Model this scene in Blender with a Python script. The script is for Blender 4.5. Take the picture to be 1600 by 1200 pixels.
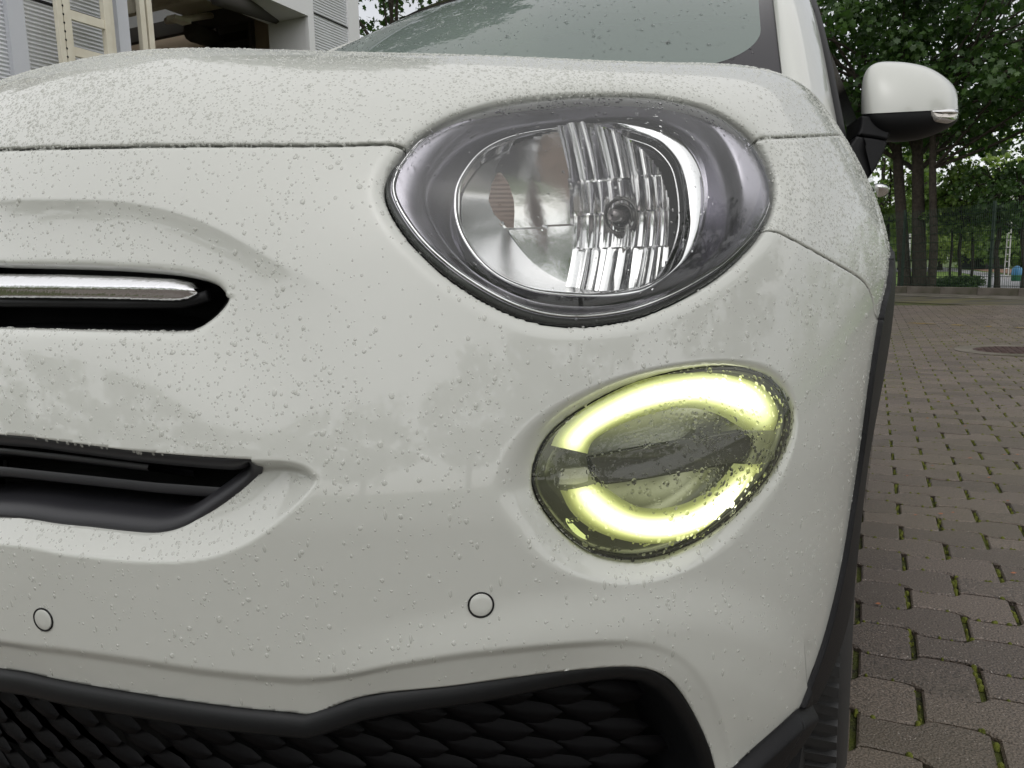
import bpy, math, random
import numpy as np
np.seterr(all='ignore')
random.seed(7); rng = np.random.default_rng(7)
SC = bpy.context.scene
for o in list(bpy.data.objects): bpy.data.objects.remove(o)
COL = SC.collection
PI = math.pi
# ------------------------------------------------------------------ camera
F_PX = 1200.0
YAW, PIT, ROLL = math.radians(25), math.atan(.15), -.025
CAM = np.array([.853, -.641, .83])
_f = np.array([-math.sin(YAW), math.cos(YAW), 0]); _z = np.array([0, 0, 1.])
FW = math.cos(PIT)*_f - math.sin(PIT)*_z
_r = np.array([math.cos(YAW), math.sin(YAW), 0]); _u = np.cross(_r, FW)
RT = math.cos(ROLL)*_r + math.sin(ROLL)*_u
UP = np.cross(RT, FW)
from mathutils import Matrix, Vector
cd = bpy.data.cameras.new('camera'); co = bpy.data.objects.new('camera', cd); COL.objects.link(co)
cd.sensor_fit = 'HORIZONTAL'; cd.sensor_width = 36; cd.lens = 36*F_PX/1600
cd.clip_start = .02; cd.clip_end = 2000
M = Matrix.Identity(4)
for i in range(3):
    M[i][0] = RT[i]; M[i][1] = UP[i]; M[i][2] = -FW[i]; M[i][3] = CAM[i]
co.matrix_world = M; SC.camera = co
# ------------------------------------------------------------------ light: overcast daylight
SUN_EL, SUN_ROT = math.radians(60), math.radians(160)
W = bpy.data.worlds.new('World'); SC.world = W; W.use_nodes = True
nt = W.node_tree; bg = nt.nodes['Background']
sky = nt.nodes.new('ShaderNodeTexSky'); sky.sky_type = 'NISHITA'; sky.sun_disc = False
sky.sun_elevation = SUN_EL; sky.sun_rotation = SUN_ROT; sky.air_density = 1.0; sky.dust_density = 1.5; sky.ozone_density = 1.0
hs = nt.nodes.new('ShaderNodeHueSaturation'); hs.inputs['Saturation'].default_value = .14
nt.links.new(sky.outputs[0], hs.inputs['Color']); nt.links.new(hs.outputs[0], bg.inputs[0])
bg.inputs[1].default_value = .115
sl = bpy.data.lights.new('sun', 'SUN'); so = bpy.data.objects.new('sun', sl); COL.objects.link(so)
sl.energy = .9; sl.angle = math.radians(160); sl.color = (1, .965, .9)
# Nishita: rotation 0 = sun towards +Y, growing clockwise seen from above
sd = Vector((math.sin(SUN_ROT)*math.cos(SUN_EL), math.cos(SUN_ROT)*math.cos(SUN_EL), math.sin(SUN_EL)))
so.rotation_euler = (-sd).to_track_quat('-Z', 'Y').to_euler()
SC.view_settings.view_transform = 'Standard'; SC.view_settings.look = 'None'
SC.view_settings.exposure = .66; SC.view_settings.gamma = 1; SC.view_settings.use_curve_mapping = False

# ------------------------------------------------------------------ helpers
def ray(px):
    px = np.asarray(px, float)
    d = FW + ((px[..., 0:1]-800)/F_PX)*RT - ((px[..., 1:2]-600)/F_PX)*UP
    return d/np.linalg.norm(d, axis=-1, keepdims=True)
def proj(P):
    q = np.asarray(P)-CAM; dz = q @ FW
    return np.stack([800+F_PX*(q @ RT)/dz, 600-F_PX*(q @ UP)/dz], -1)
def at_y(px, Y):
    d = ray(px); return CAM + d*((Y-CAM[1])/d[..., 1:2])
def at_z(px, Z):
    d = ray(px); return CAM + d*((Z-CAM[2])/d[..., 2:3])
def at_d(px, D):
    d = ray(px); return CAM + d*(D/(d @ FW))[..., None]
def sstep(a, b, x):
    t = np.clip((x-a)/(b-a), 0, 1); return t*t*(3-2*t)
def mesh_np(name, V, faces, mat=None, parent=None, smooth=True, uv=None):
    """faces: list of (n,k) int arrays"""
    me = bpy.data.meshes.new(name)
    V = np.asarray(V, np.float32)
    me.vertices.add(len(V)); me.vertices.foreach_set('co', V.ravel())
    fl = [np.asarray(f, np.int32) for f in faces if len(f)]
    loops = np.concatenate([f.ravel() for f in fl]); tot = np.concatenate([np.full(len(f), f.shape[1], np.int32) for f in fl])
    start = np.concatenate([[0], np.cumsum(tot)[:-1]]).astype(np.int32)
    me.loops.add(len(loops)); me.loops.foreach_set('vertex_index', loops)
    me.polygons.add(len(tot)); me.polygons.foreach_set('loop_start', start); me.polygons.foreach_set('loop_total', tot)
    me.update(calc_edges=True); me.validate()
    me.polygons.foreach_set('use_smooth', np.full(len(me.polygons), smooth))
    if mat: me.materials.append(mat)
    return link(name, me, parent)
def link(name, me, parent=None):
    o = bpy.data.objects.new(name, me); COL.objects.link(o)
    if parent is not None: put(o, parent)
    return o
def put(o, parent):
    o.parent = parent
    o.matrix_parent_inverse = Matrix.Translation(-world_loc(parent))
def world_loc(o):
    v = Vector(o.location)
    if o.parent is not None:
        v = v + world_loc(o.parent) + o.matrix_parent_inverse.translation
    return v
def thing(name, label, cat, loc=(0, 0, 0), group=None, kind=None):
    o = bpy.data.objects.new(name, None); COL.objects.link(o); o.location = loc; o.empty_display_size = .1
    tag(o, label, cat, group, kind); return o
def tag(o, label=None, cat=None, group=None, kind=None):
    if label: o['label'] = label
    if cat: o['category'] = cat
    if group: o['group'] = group
    if kind: o['kind'] = kind
    return o
def mat(name, col, rough=.5, metal=0, coat=0, spec=.5, emit=None, estr=0, bump=None, noise=None, trans=0, ior=1.45, coatr=.03):
    m = bpy.data.materials.new(name); m.use_nodes = True
    t = m.node_tree; b = t.nodes['Principled BSDF']
    b.inputs['Base Color'].default_value = (*col, 1); b.inputs['Roughness'].default_value = rough; b.inputs['Metallic'].default_value = metal
    b.inputs['Coat Weight'].default_value = coat; b.inputs['Coat Roughness'].default_value = coatr
    b.inputs['Specular IOR Level'].default_value = spec; b.inputs['IOR'].default_value = ior
    b.inputs['Transmission Weight'].default_value = trans
    if emit: b.inputs['Emission Color'].default_value = (*emit, 1); b.inputs['Emission Strength'].default_value = estr
    tc = t.nodes.new('ShaderNodeTexCoord')
    if noise:   # (scale, amount, second colour)
        n = t.nodes.new('ShaderNodeTexNoise'); n.inputs['Scale'].default_value = noise[0]; n.inputs['Detail'].default_value = 6
        r = t.nodes.new('ShaderNodeValToRGB'); r.color_ramp.elements[0].position = .35; r.color_ramp.elements[1].position = .65
        r.color_ramp.elements[0].color = (*col, 1); r.color_ramp.elements[1].color = (*noise[1], 1)
        t.links.new(tc.outputs['Object'], n.inputs['Vector']); t.links.new(n.outputs['Fac'], r.inputs[0]); t.links.new(r.outputs[0], b.inputs['Base Color'])
    if bump:    # (scale, strength, distance)
        n2 = t.nodes.new('ShaderNodeTexNoise'); n2.inputs['Scale'].default_value = bump[0]; n2.inputs['Detail'].default_value = 4
        bp = t.nodes.new('ShaderNodeBump'); bp.inputs['Strength'].default_value = bump[1]; bp.inputs['Distance'].default_value = bump[2]
        t.links.new(tc.outputs['Object'], n2.inputs['Vector']); t.links.new(n2.outputs['Fac'], bp.inputs['Height']); t.links.new(bp.outputs[0], b.inputs['Normal'])
    return m
def clear_mat(name, tint=(1, 1, 1), ior=1.45, rough=.0, haze=0, hazecol=(.6, .62, .6)):
    """thin clear sheet: fresnel mix of see-through and gloss, optionally a milky film"""
    m = bpy.data.materials.new(name); m.use_nodes = True; t = m.node_tree
    for n in list(t.nodes):
        if n.type == 'BSDF_PRINCIPLED': t.nodes.remove(n)
    out = [n for n in t.nodes if n.type == 'OUTPUT_MATERIAL'][0]
    fr = t.nodes.new('ShaderNodeFresnel'); fr.inputs['IOR'].default_value = ior
    tr = t.nodes.new('ShaderNodeBsdfTransparent'); tr.inputs[0].default_value = (*tint, 1)
    gl = t.nodes.new('ShaderNodeBsdfGlossy'); gl.inputs['Roughness'].default_value = rough
    mx = t.nodes.new('ShaderNodeMixShader'); t.links.new(fr.outputs[0], mx.inputs[0])
    src = tr.outputs[0]
    if haze:
        df = t.nodes.new('ShaderNodeBsdfDiffuse'); df.inputs[0].default_value = (*hazecol, 1)
        m2 = t.nodes.new('ShaderNodeMixShader'); m2.inputs[0].default_value = haze
        t.links.new(tr.outputs[0], m2.inputs[1]); t.links.new(df.outputs[0], m2.inputs[2]); src = m2.outputs[0]
    t.links.new(src, mx.inputs[1]); t.links.new(gl.outputs[0], mx.inputs[2]); t.links.new(mx.outputs[0], out.inputs[0])
    return m
def dens(pts, step=2.0, closed=False, curve=True):
    """dense smooth polyline (Catmull-Rom) through the points"""
    p = np.asarray(pts, float); n = len(p)
    out = []
    for i in range(n if closed else n-1):
        if closed: a, b, c, d = p[(i-1) % n], p[i], p[(i+1) % n], p[(i+2) % n]
        else: a, b, c, d = p[max(i-1, 0)], p[i], p[i+1], p[min(i+2, n-1)]
        k = max(2, int(np.linalg.norm(c-b)/step))
        t = (np.arange(k)/k)[:, None]
        if curve:
            m1 = (c-a)*.5; m2 = (d-b)*.5
            if not closed and i == 0: m1 = c-b
            if not closed and i == n-2: m2 = c-b
            out.append((2*t**3-3*t**2+1)*b+(t**3-2*t**2+t)*m1+(-2*t**3+3*t**2)*c+(t**3-t**2)*m2)
        else: out.append(b+(c-b)*t)
    if not closed: out.append(p[-1:])
    return np.concatenate(out)
def resample(P, n, closed=True):
    P = np.asarray(P, float)
    Q = np.concatenate([P, P[:1]]) if closed else P
    s = np.concatenate([[0], np.cumsum(np.linalg.norm(np.diff(Q, axis=0), axis=1))])
    u = np.linspace(0, s[-1], n+1)[:-1] if closed else np.linspace(0, s[-1], n)
    return np.stack([np.interp(u, s, Q[:, k]) for k in range(Q.shape[1])], -1)
def inside(P, poly):
    """even-odd test of 2-D points in polygon"""
    P = np.asarray(P); r = np.zeros(len(P), bool)
    lo = poly.min(0); hi = poly.max(0)
    c = np.where((P[:, 0] >= lo[0]) & (P[:, 0] <= hi[0]) & (P[:, 1] >= lo[1]) & (P[:, 1] <= hi[1]))[0]
    if len(c) == 0: return r
    q = P[c]; acc = np.zeros(len(c), bool)
    a = poly; b = np.roll(poly, -1, 0)
    for (x1, y1), (x2, y2) in zip(a, b):
        if y1 == y2: continue
        k = (y1 > q[:, 1]) != (y2 > q[:, 1])
        acc ^= k & (q[:, 0] < (x2-x1)*(q[:, 1]-y1)/(y2-y1)+x1)
    r[c] = acc; return r
def pdist(P, L, far=.25):
    """distance of points to a dense polyline; far ones get 'far'"""
    d = np.full(len(P), far); lo = L.min(0)-far; hi = L.max(0)+far
    c = np.where(((P > lo) & (P < hi)).all(1))[0]
    L2 = (L*L).sum(1); A, Bn = L[:-1], L[1:]
    for s in range(0, len(c), 20000):
        k = c[s:s+20000]; q = P[k]
        d2 = (q*q).sum(1)[:, None]+L2[None]-2*q @ L.T
        m = d2.argmin(1); best = np.full(len(k), 9.)
        for o in (-1, 0):       # nearest point on the two segments at the nearest vertex
            i = np.clip(m+o, 0, len(L)-2); ab = Bn[i]-A[i]
            u = np.clip(((q-A[i])*ab).sum(1)/np.maximum((ab*ab).sum(1), 1e-14), 0, 1)
            best = np.minimum(best, np.linalg.norm(q-A[i]-ab*u[:, None], axis=1))
        d[k] = np.minimum(best, far)
    return d

# ------------------------------------------------------------------ body form: an implicit shape of front, sides and bonnet
RBC = np.array([[.123, -.008, 1.068], [.072, -.001, 1.076], [.011, .013, 1.08], [.059, .027, 1.078], [.135, .05, 1.077], [.246, .084, 1.072], [.349, .123, 1.069], [.478, .184, 1.064], [.573, .238, 1.062], [.665, .32, 1.063], [.728, .403, 1.062], [.768, .464, 1.058], [.784, .498, 1.049], [.797, .535, 1.018], [.814, .551, .98], [.844, .541, .939], [.865, .529, .903], [.872, .525, .868], [.876, .511, .818], [.875, .493, .751], [.873, .478, .701], [.868, .472, .624], [.861, .473, .518]])
RBA = np.array([-.009, -.0052, -.0022, .0006, .0038, .0057, .0026, -.0061, -.0004, .0088, -.0026, -.0098, -.0068, .0051, .0125, .0077, -.0002, -.004, -.008, -.0066, -.0024, .0059, .0141])
def smax(a, b, k):
    h = np.clip(.5+.5*(a-b)/k, 0, 1); return b+(a-b)*h+k*h*(1-h)
def Fb(P):
    x = np.abs(P[..., 0]); y = P[..., 1]; z = P[..., 2]
    u = np.maximum(z-.62, 0); d = np.maximum(.55-z, 0)
    yy = y-.395*(1.035*u*u/(u+.12)+.25*d*d)
    Wd = .8724-1.435*np.maximum(z-.8, 0)**2-.35*d*d
    g = (np.abs(x/Wd)**2.2+(np.maximum(.5162-yy, 0)/.7622)**2.6+1e-12)
    fr = (g**(1/2.4)-1)*.72
    top = z-(1.0892+.0094*(1-np.exp(-(np.maximum(y, -.3)+.1)/.0395))-.121*x*x+1.0195*np.minimum(x, .84)**6)
    q = smax(fr, top, .2357)
    Q = np.stack([x, y, z], -1)
    for c, a in zip(RBC, RBA):
        q = q+a*np.exp(-((Q-c)**2).sum(-1)/(2*.16**2))
    return q
def cast(px, off=0.):
    d = ray(px); t = np.full(d.shape[:-1], .25); hit = np.zeros(t.shape, bool)
    for i in range(110):
        v = Fb(CAM+d*t[..., None])-off
        t = np.where(hit, t, np.minimum(t+v*.75, 3)); hit |= np.abs(v) < 2e-5
    return CAM+d*t[..., None]
CEN = np.array([0, .65, .60])
DB, DL = .0024, .0024
BETA = np.concatenate([np.arange(-.50, 1.12, DB), np.arange(1.125, 2.05, .008)])
LAM = np.arange(0, 1.345, DL)
NI, NJ = len(BETA), len(LAM)
def dirs(b, l):
    return np.stack([np.sin(l), -np.cos(l)*np.cos(b), np.cos(l)*np.sin(b)], -1)
def to_idx(P):
    q = P-CEN; q = q/np.linalg.norm(q, axis=-1, keepdims=True)
    l = np.arcsin(q[..., 0]); b = np.arctan2(q[..., 2], -q[..., 1])
    i = np.interp(b, BETA, np.arange(NI)); j = l/DL
    return np.stack([i, j], -1)
def solve_r(D, r, n=5):
    for _ in range(n):
        v = Fb(CEN+D*r[..., None]); e = 1e-4
        dv = (Fb(CEN+D*(r+e)[..., None])-v)/e
        r = r-np.clip(v/np.maximum(dv, .25), -.1, .1)
    return r
# ------------------------------------------------------------------ materials of the car
M_PAINT = mat('white_paint', (.515, .522, .486), .35, 0, 1.0, coatr=.035, bump=(700, .02, .001))
M_BLACK = mat('black_plastic', (.008, .008, .009), .48, spec=.25, bump=(1500, .3, .0005))
M_BLACKGLOSS = mat('gloss_black', (.010, .010, .011), .18)
M_GAP = mat('gap_black', (.006, .006, .006), .8)
M_CHROME = mat('chrome', (.86, .86, .87), .06, 1)
M_RUBBER = mat('rubber', (.026, .026, .026), .55, bump=(300, .2, .001))
M_LENS = clear_mat('clear_lens', (.97, .975, .97), 1.5, .0, .035, (.70, .72, .70))

# ------------------------------------------------------------------ curves traced on the bodywork: (px, py, set-back)
def C3(pts, off=None, closed=False, curve=True, step=2.0, fdep=None):
    p = np.asarray(pts, float)
    if p.shape[1] == 2: p = np.concatenate([p, np.full((len(p), 1), off or 0.)], 1)
    q = dens(p, step, closed, curve)
    if fdep is not None:
        q[:, 2] = -fdep(cast(q[:, :2], np.full(len(q), -.01))[:, 0])
    P = cast(q[:, :2], q[:, 2])
    e = 1e-4; n = np.stack([Fb(P+e*a)-Fb(P-e*a) for a in np.eye(3)], -1); n /= np.linalg.norm(n, axis=-1, keepdims=True)
    P = P-n*q[:, 2:3]
    return np.concatenate([P, P[:1]]) if closed else P      # foot point on the undisplaced form
HL_OFF = -.008
dr_dep = lambda X: .017-.012*sstep(.67, .765, X)
bg_dep = lambda X: .012-.008*sstep(.62, .70, X)
HL = C3([(603,305),(606,285),(617,262),(647,226),(691,196),(744,176),(805,163),(875,156),(945,154),(1006,156),(1063,164),(1107,177),(1142,196),(1172,221),(1192,250),(1203,280),(1205,309),(1198,340),(1181,371),(1155,401),(1120,432),(1076,460),(1032,482),(989,498),(945,507),(901,511),(857,508),(814,498),(770,479),(726,453),(687,424),(652,391),(626,358),(609,328)], HL_OFF, True)
DR = C3([(830,746),(836,715),(852,684),(880,656),(914,634),(955,612),(999,595),(1046,582),(1092,575),(1130,573),(1164,577),(1196,588),(1217,607),(1230,631),(1233,656),(1228,684),(1215,715),(1197,746),(1167,781),(1130,815),(1092,840),(1055,857),(1024,867),(992,872),(961,871),(927,863),(899,848),(871,824),(849,796),(835,771)], 0, True, fdep=dr_dep)
DRIM = C3([(768,775),(776,727),(802,682),(845,643),(905,610),(970,586),(1040,570),(1100,562),(1150,561),(1195,569),(1226,590),(1242,620),(1247,660),(1240,705),(1222,755),(1190,805),(1148,850),(1095,885),(1040,906),(985,915),(930,912),(880,898),(832,870),(794,828)], 0, True)
UG = C3([(-260,405),(0,408),(150,411),(250,418),(300,427),(328,438),(341,448),(346,457),(341,469),(322,489),(297,506),(270,511),(150,511),(0,508),(-260,505)], -.004, True)
SHUT = C3([(-330,247),(-150,241),(0,235),(100,232),(300,229),(500,229),(625,228),(660,245)], -.002)
HWL = C3([(1165,222),(1190,217),(1240,215),(1280,213),(1309,212)], -.002)
BWL = C3([(1170,352),(1197,357),(1216,363),(1250,380),(1300,408),(1340,432),(1356,449),(1364,470),(1368,492),(1374,500)], 0)
ARCH = C3([(1389,405),(1388.5,420),(1384,450),(1378,472),(1370,512),(1358,590),(1345,690),(1330,790),(1313,890),(1290,985),(1268,1050),(1246,1102),(1200,1190),(1180,1240)], 0)
CLAD = C3([(1050,1300),(1100,1240),(1144,1200),(1190,1152),(1225,1119),(1248,1103),(1300,1084)], 0)
CREASE = C3([(-330,318),(-150,312),(0,312),(120,312),(200,316),(280,334),(350,363),(430,408),(520,455),(570,484)], 0)
LGT = [(-260,672,-.001),(0,679,-.001),(100,690,-.001),(200,703,-.001),(300,712,-.001),(385,717,-.002)]
LGB = [(395,717.5,-.003),(400,723,-.010),(396,740,-.018),(371,765,-.02),(331,795,-.02),(291,821,-.02),(250,832,-.02),(200,830,-.02),(100,818,-.02),(0,805,-.02),(-260,795,-.02)]
LG = C3(LGT+LGB, None, True)
SCT = C3([(-260,672),(0,679),(100,690),(200,703),(300,712),(385,717),(440,718),(475,725),(494,737)], 0)
SCB = C3([(494,737),(496,752),(474,780),(434,816),(392,846),(340,868),(280,878),(200,877),(100,866),(0,850),(-260,842)], 0)
BG = C3([(-300,1020),(0,1045),(100,1064),(200,1081),(300,1096),(400,1108),(455,1112),(487,1115),(515,1104),(548,1090),(600,1077),(700,1064),(800,1050),(900,1037),(965,1033),(1010,1039),(1045,1060),(1075,1100),(1102,1155),(1115,1200),(1118,1260),(1080,1380),(900,1440),(-300,1440)], 0, True, fdep=bg_dep)
FL = C3([(-300,950),(0,1000),(100,1012),(200,1026),(320,1044),(450,1056),(530,1052),(620,1032),(720,1014),(850,1000),(960,994),(1030,1004),(1078,1036),(1112,1090),(1138,1160),(1146,1210),(1148,1290)], 0)
RIDGE = C3([(430,1020),(560,1012),(700,985),(850,958),(1000,940),(1100,936),(1190,960),(1255,1000)], 0)
def IDX(c): return to_idx(c)
iHL, iDR, iRIM, iUG, iLG, iBG = [IDX(c)[:-1] for c in (HL, DR, DRIM, UG, LG, BG)]
iSH, iHW, iBW, iAR, iCL, iCR, iFL, iRD = [IDX(c) for c in (SHUT, HWL, BWL, ARCH, CLAD, CREASE, FL, RIDGE)]
iSC = np.concatenate([IDX(SCT), IDX(SCB)[1:]])
WHEEL = np.array([.80, .70, .335])
# the line of the bonnet's edge and of the arch go on behind the visible side
back_hw = to_idx(np.array([[.835, .62, .985], [.83, .80, 1.01], [.82, 1.0, 1.03]]))
iHW2 = np.concatenate([iHW, dens(np.concatenate([iHW[-1:], back_hw]), .1, False, False)[1:]])
back_ar = to_idx(np.array([[.875, .47, .835], [.878, .58, .85], [.878, .70, .855], [.878, .86, .84], [.876, 1.0, .79]]))[::-1]
iAR2 = np.concatenate([dens(np.concatenate([back_ar, iAR[:1]]), .1, False, False), iAR[1:]])

# ------------------------------------------------------------------ the body grid, snapped to the curves
II, JJ = np.meshgrid(np.arange(NI), np.arange(NJ), indexing='ij')
G = np.stack([II, JJ], -1).astype(float)
SNAP = np.zeros((NI, NJ), np.int8)
def snap(c, cid, closed):
    q = dens(c, .08, closed, False)
    r = np.rint(q).astype(int)
    ok = (r[:, 0] > 0) & (r[:, 0] < NI-1) & (r[:, 1] > 0) & (r[:, 1] < NJ-1)
    # the centre line itself keeps its column
    q = q[ok]; r = r[ok]
    d = np.abs(q-r).max(1); o = np.argsort(-d, kind='stable')
    q = q[o]; r = r[o]
    G[r[:, 0], r[:, 1]] = q; SNAP[r[:, 0], r[:, 1]] = cid
for c, cid, cl in ((iSH, 7, False), (iHW2, 8, False), (iBW, 9, False), (iAR2, 10, False), (iCL, 11, False), (iUG, 3, True), (iLG, 4, True), (iBG, 5, True), (iDR, 2, True), (iHL, 1, True)):
    snap(c, cid, cl)
gi, gj = G[..., 0], G[..., 1]
VB = np.interp(gi, np.arange(NI), BETA); VL = gj*DL
D = dirs(VB, VL)
# start radius from a coarse grid
ci = np.unique(np.concatenate([np.arange(0, NI, 8), [NI-1]])); cj = np.unique(np.concatenate([np.arange(0, NJ, 8), [NJ-1]]))
Dc = D[np.ix_(ci, cj)]
lo = np.full(Dc.shape[:2], .15); hi = np.full(Dc.shape[:2], 1.6)
for _ in range(34):
    md = (lo+hi)/2; v = Fb(CEN+Dc*md[..., None]) > 0
    hi = np.where(v, md, hi); lo = np.where(v, lo, md)
Rc = (lo+hi)/2
R1 = np.stack([np.interp(np.arange(NJ), cj, Rc[k]) for k in range(len(ci))])
R = np.stack([np.interp(np.arange(NI), ci, R1[:, k]) for k in range(NJ)], 1)
R = solve_r(D, R, 3)
BASE = CEN+D*R[..., None]
def grid_normals(P):
    di = np.gradient(P, axis=0); dj = np.gradient(P, axis=1)
    n = np.cross(dj, di); n /= np.maximum(np.linalg.norm(n, axis=-1, keepdims=True), 1e-12)
    s = np.sign((n*D).sum(-1, keepdims=True)); s[s == 0] = 1
    return n*s
e = 1e-4
NB = np.stack([Fb(BASE+e*a)-Fb(BASE-e*a) for a in np.eye(3)], -1); NB /= np.linalg.norm(NB, axis=-1, keepdims=True)
Bf = BASE.reshape(-1, 3); Gf = G.reshape(-1, 2)
def ins(poly): return inside(Gf, poly)
def expo(d, w): return 1-np.exp(-d/w)
def rnd(d, w):      # quarter-round: 1 at the edge, 0 from w on
    t = np.clip(d/w, 0, 1); return 1-np.sqrt(np.clip(1-(1-t)**2, 0, 1))
below = lambda c: np.concatenate([c, [[-5, c[-1, 1]], [-5, c[0, 1]]]])
disp = np.zeros(len(Bf))
sfv = SNAP.ravel()
inHL, inDR, inRIM, inUG, inLG, inBG = [ins(p) & (sfv != k) for p, k in ((iHL, 1), (iDR, 2), (iRIM, 99), (iUG, 3), (iLG, 4), (iBG, 5))]
# crease over the upper slot
dc = pdist(Bf, CREASE); ic = ins(below(iCR)); fade = sstep(iCR[-1, 1], iCR[-1, 1]-75, Gf[:, 1])
disp -= np.where(ic, .0105*fade*expo(dc, .016)*(1-sstep(.05, .15, dc)), 0)
# shoulder above the lower intake
dr = pdist(Bf, RIDGE); ir = ins(below(iRD)); sg = np.where(ir, dr, -dr)
fade = sstep(iRD[0, 1]-5, iRD[0, 1]+70, Gf[:, 1])*sstep(iRD[-1, 1]+25, iRD[-1, 1]-45, Gf[:, 1])
disp += .0065*fade*sstep(-.022, .030, sg)*(1-sstep(.06, .14, sg))
# flange round the bottom intake
dF = pdist(Bf, FL); dB = np.where(SNAP.ravel() == 5, 0, pdist(Bf, BG)); iF = ins(below(iFL))
tF = np.where(inBG | (sfv == 5), 1, np.where(iF, dF/(dF+dB+1e-6), 0))
disp -= bg_dep(Bf[:, 0])*(.25*sstep(0, .3, tF)+.75*tF)
# scoop right of the middle intake
iS = ins(iSC); dT = pdist(Bf, SCT, .12); dS = pdist(Bf, SCB, .12)
tS = np.clip(dS/.042, 0, 1)
disp -= np.where(iS & ~((sfv == 4) & (dT < .0015)), .023*sstep(.0012, .010, dT)*tS*(2-tS), 0)
# bowl of the running lamp
dRm = pdist(Bf, DRIM, .12); dD = np.where(SNAP.ravel() == 2, 0, pdist(Bf, DR, .12))
t = dRm/(dRm+dD+1e-6)
t = np.where(inDR | (sfv == 2), 1, np.where(inRIM, t, 0))
disp -= dr_dep(Bf[:, 0])*t*t*(1.7-.7*t)
# lips of the openings
zs = lambda dd, *ids: np.where(np.isin(SNAP.ravel(), ids), 0, dd)
dH = zs(pdist(Bf, HL, .12), 1); dU = zs(pdist(Bf, UG, .06), 3)
disp -= np.where(~inHL, .008*rnd(dH, .016), .008)
uz = Bf[:, 2] < np.interp(Bf[:, 0], [0, .35], [.802, .815])
disp -= np.where(~inUG, np.where(uz, .011*rnd(dU, .013), .003*rnd(dU, .008)), .006)
# shut lines: rolled edges
for c, dep, w in ((SHUT, .0035, .006), (HWL, .003, .005), (BWL, .0015, .0035)):
    disp -= dep*rnd(pdist(Bf, c, .03), w)
dA = pdist(Bf, ARCH, .06)
disp_body = disp
POS = (Bf+NB.reshape(-1, 3)*disp[:, None]).reshape(NI, NJ, 3)
POS[:, 0, 0] = 0
NRM = grid_normals(POS)

# ------------------------------------------------------------------ cells: split along snapped diagonals, then sorted by region
vid = (II*NJ+JJ)
a, b, c, d = vid[:-1, :-1].ravel(), vid[1:, :-1].ravel(), vid[1:, 1:].ravel(), vid[:-1, 1:].ravel()
sf = SNAP.ravel()
d1 = (sf[a] > 0) & (sf[c] > 0); d2 = (sf[b] > 0) & (sf[d] > 0) & ~d1
qd = ~(d1 | d2)
quads = np.stack([a, d, c, b], 1)[qd]
tris = np.concatenate([np.stack([a[d1], c[d1], b[d1]], 1), np.stack([a[d1], d[d1], c[d1]], 1), np.stack([a[d2], d[d2], b[d2]], 1), np.stack([d[d2], c[d2], b[d2]], 1)])
R_BUMP, R_HOOD, R_WING, R_TRIM, R_CLAD, R_HL, R_DR, R_NONE = range(8)
mid = to_idx(cast(np.array([[900., 330.]])))[0]
P_HOOD = np.concatenate([[[iSH[0, 0], -9]], iSH, [mid], iHW2, [[iHW2[-1, 0], NJ+9], [NI+9, NJ+9], [NI+9, -9]]])
P_WING = np.concatenate([[mid], iBW, [[iBW[-1, 0], NJ+9], [NI+9, NJ+9], [NI+9, mid[1]]]])
P_TRIM = np.concatenate([iAR2, [[-9, iAR2[-1, 1]], [-9, NJ+9], [iAR2[0, 0], NJ+9]]])
P_CLAD = np.concatenate([iCL, [[iCL[-1, 0], NJ+9], [-9, NJ+9], [-9, iCL[0, 1]]]])
def region(f):
    ctr = Gf[f].mean(1); n = len(f)
    r = np.full(n, R_BUMP, np.int8)
    P3 = POS.reshape(-1, 3)[f].mean(1)
    r[inside(ctr, P_WING)] = R_WING
    r[inside(ctr, P_HOOD)] = R_HOOD
    r[inside(ctr, P_TRIM)] = R_TRIM
    r[inside(ctr, P_CLAD)] = R_CLAD
    for p, k in ((iHL, R_HL), (iDR, R_DR), (iUG, R_NONE), (iLG, R_NONE), (iBG, R_NONE)):
        r[inside(ctr, p)] = k
    rw = np.hypot(P3[:, 1]-WHEEL[1], P3[:, 2]-WHEEL[2])
    r[(rw < .385) & (P3[:, 0] > .6)] = R_NONE
    r[(P3[:, 2] < .17)] = R_NONE
    # bonnet and wing end at the windscreen and the door
    r[(r == R_HOOD) & (P3[:, 1] > .98-.28*P3[:, 0]**2) & (P3[:, 2] > .8)] = R_NONE
    r[(P3[:, 1] > 1.12)] = R_NONE
    return r
RQ, RTR = region(quads), region(tris)
GAPS = {7: .0022, 8: .0016, 9: .0008, 10: .0, 11: .0, 1: .0015, 2: .001}
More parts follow.
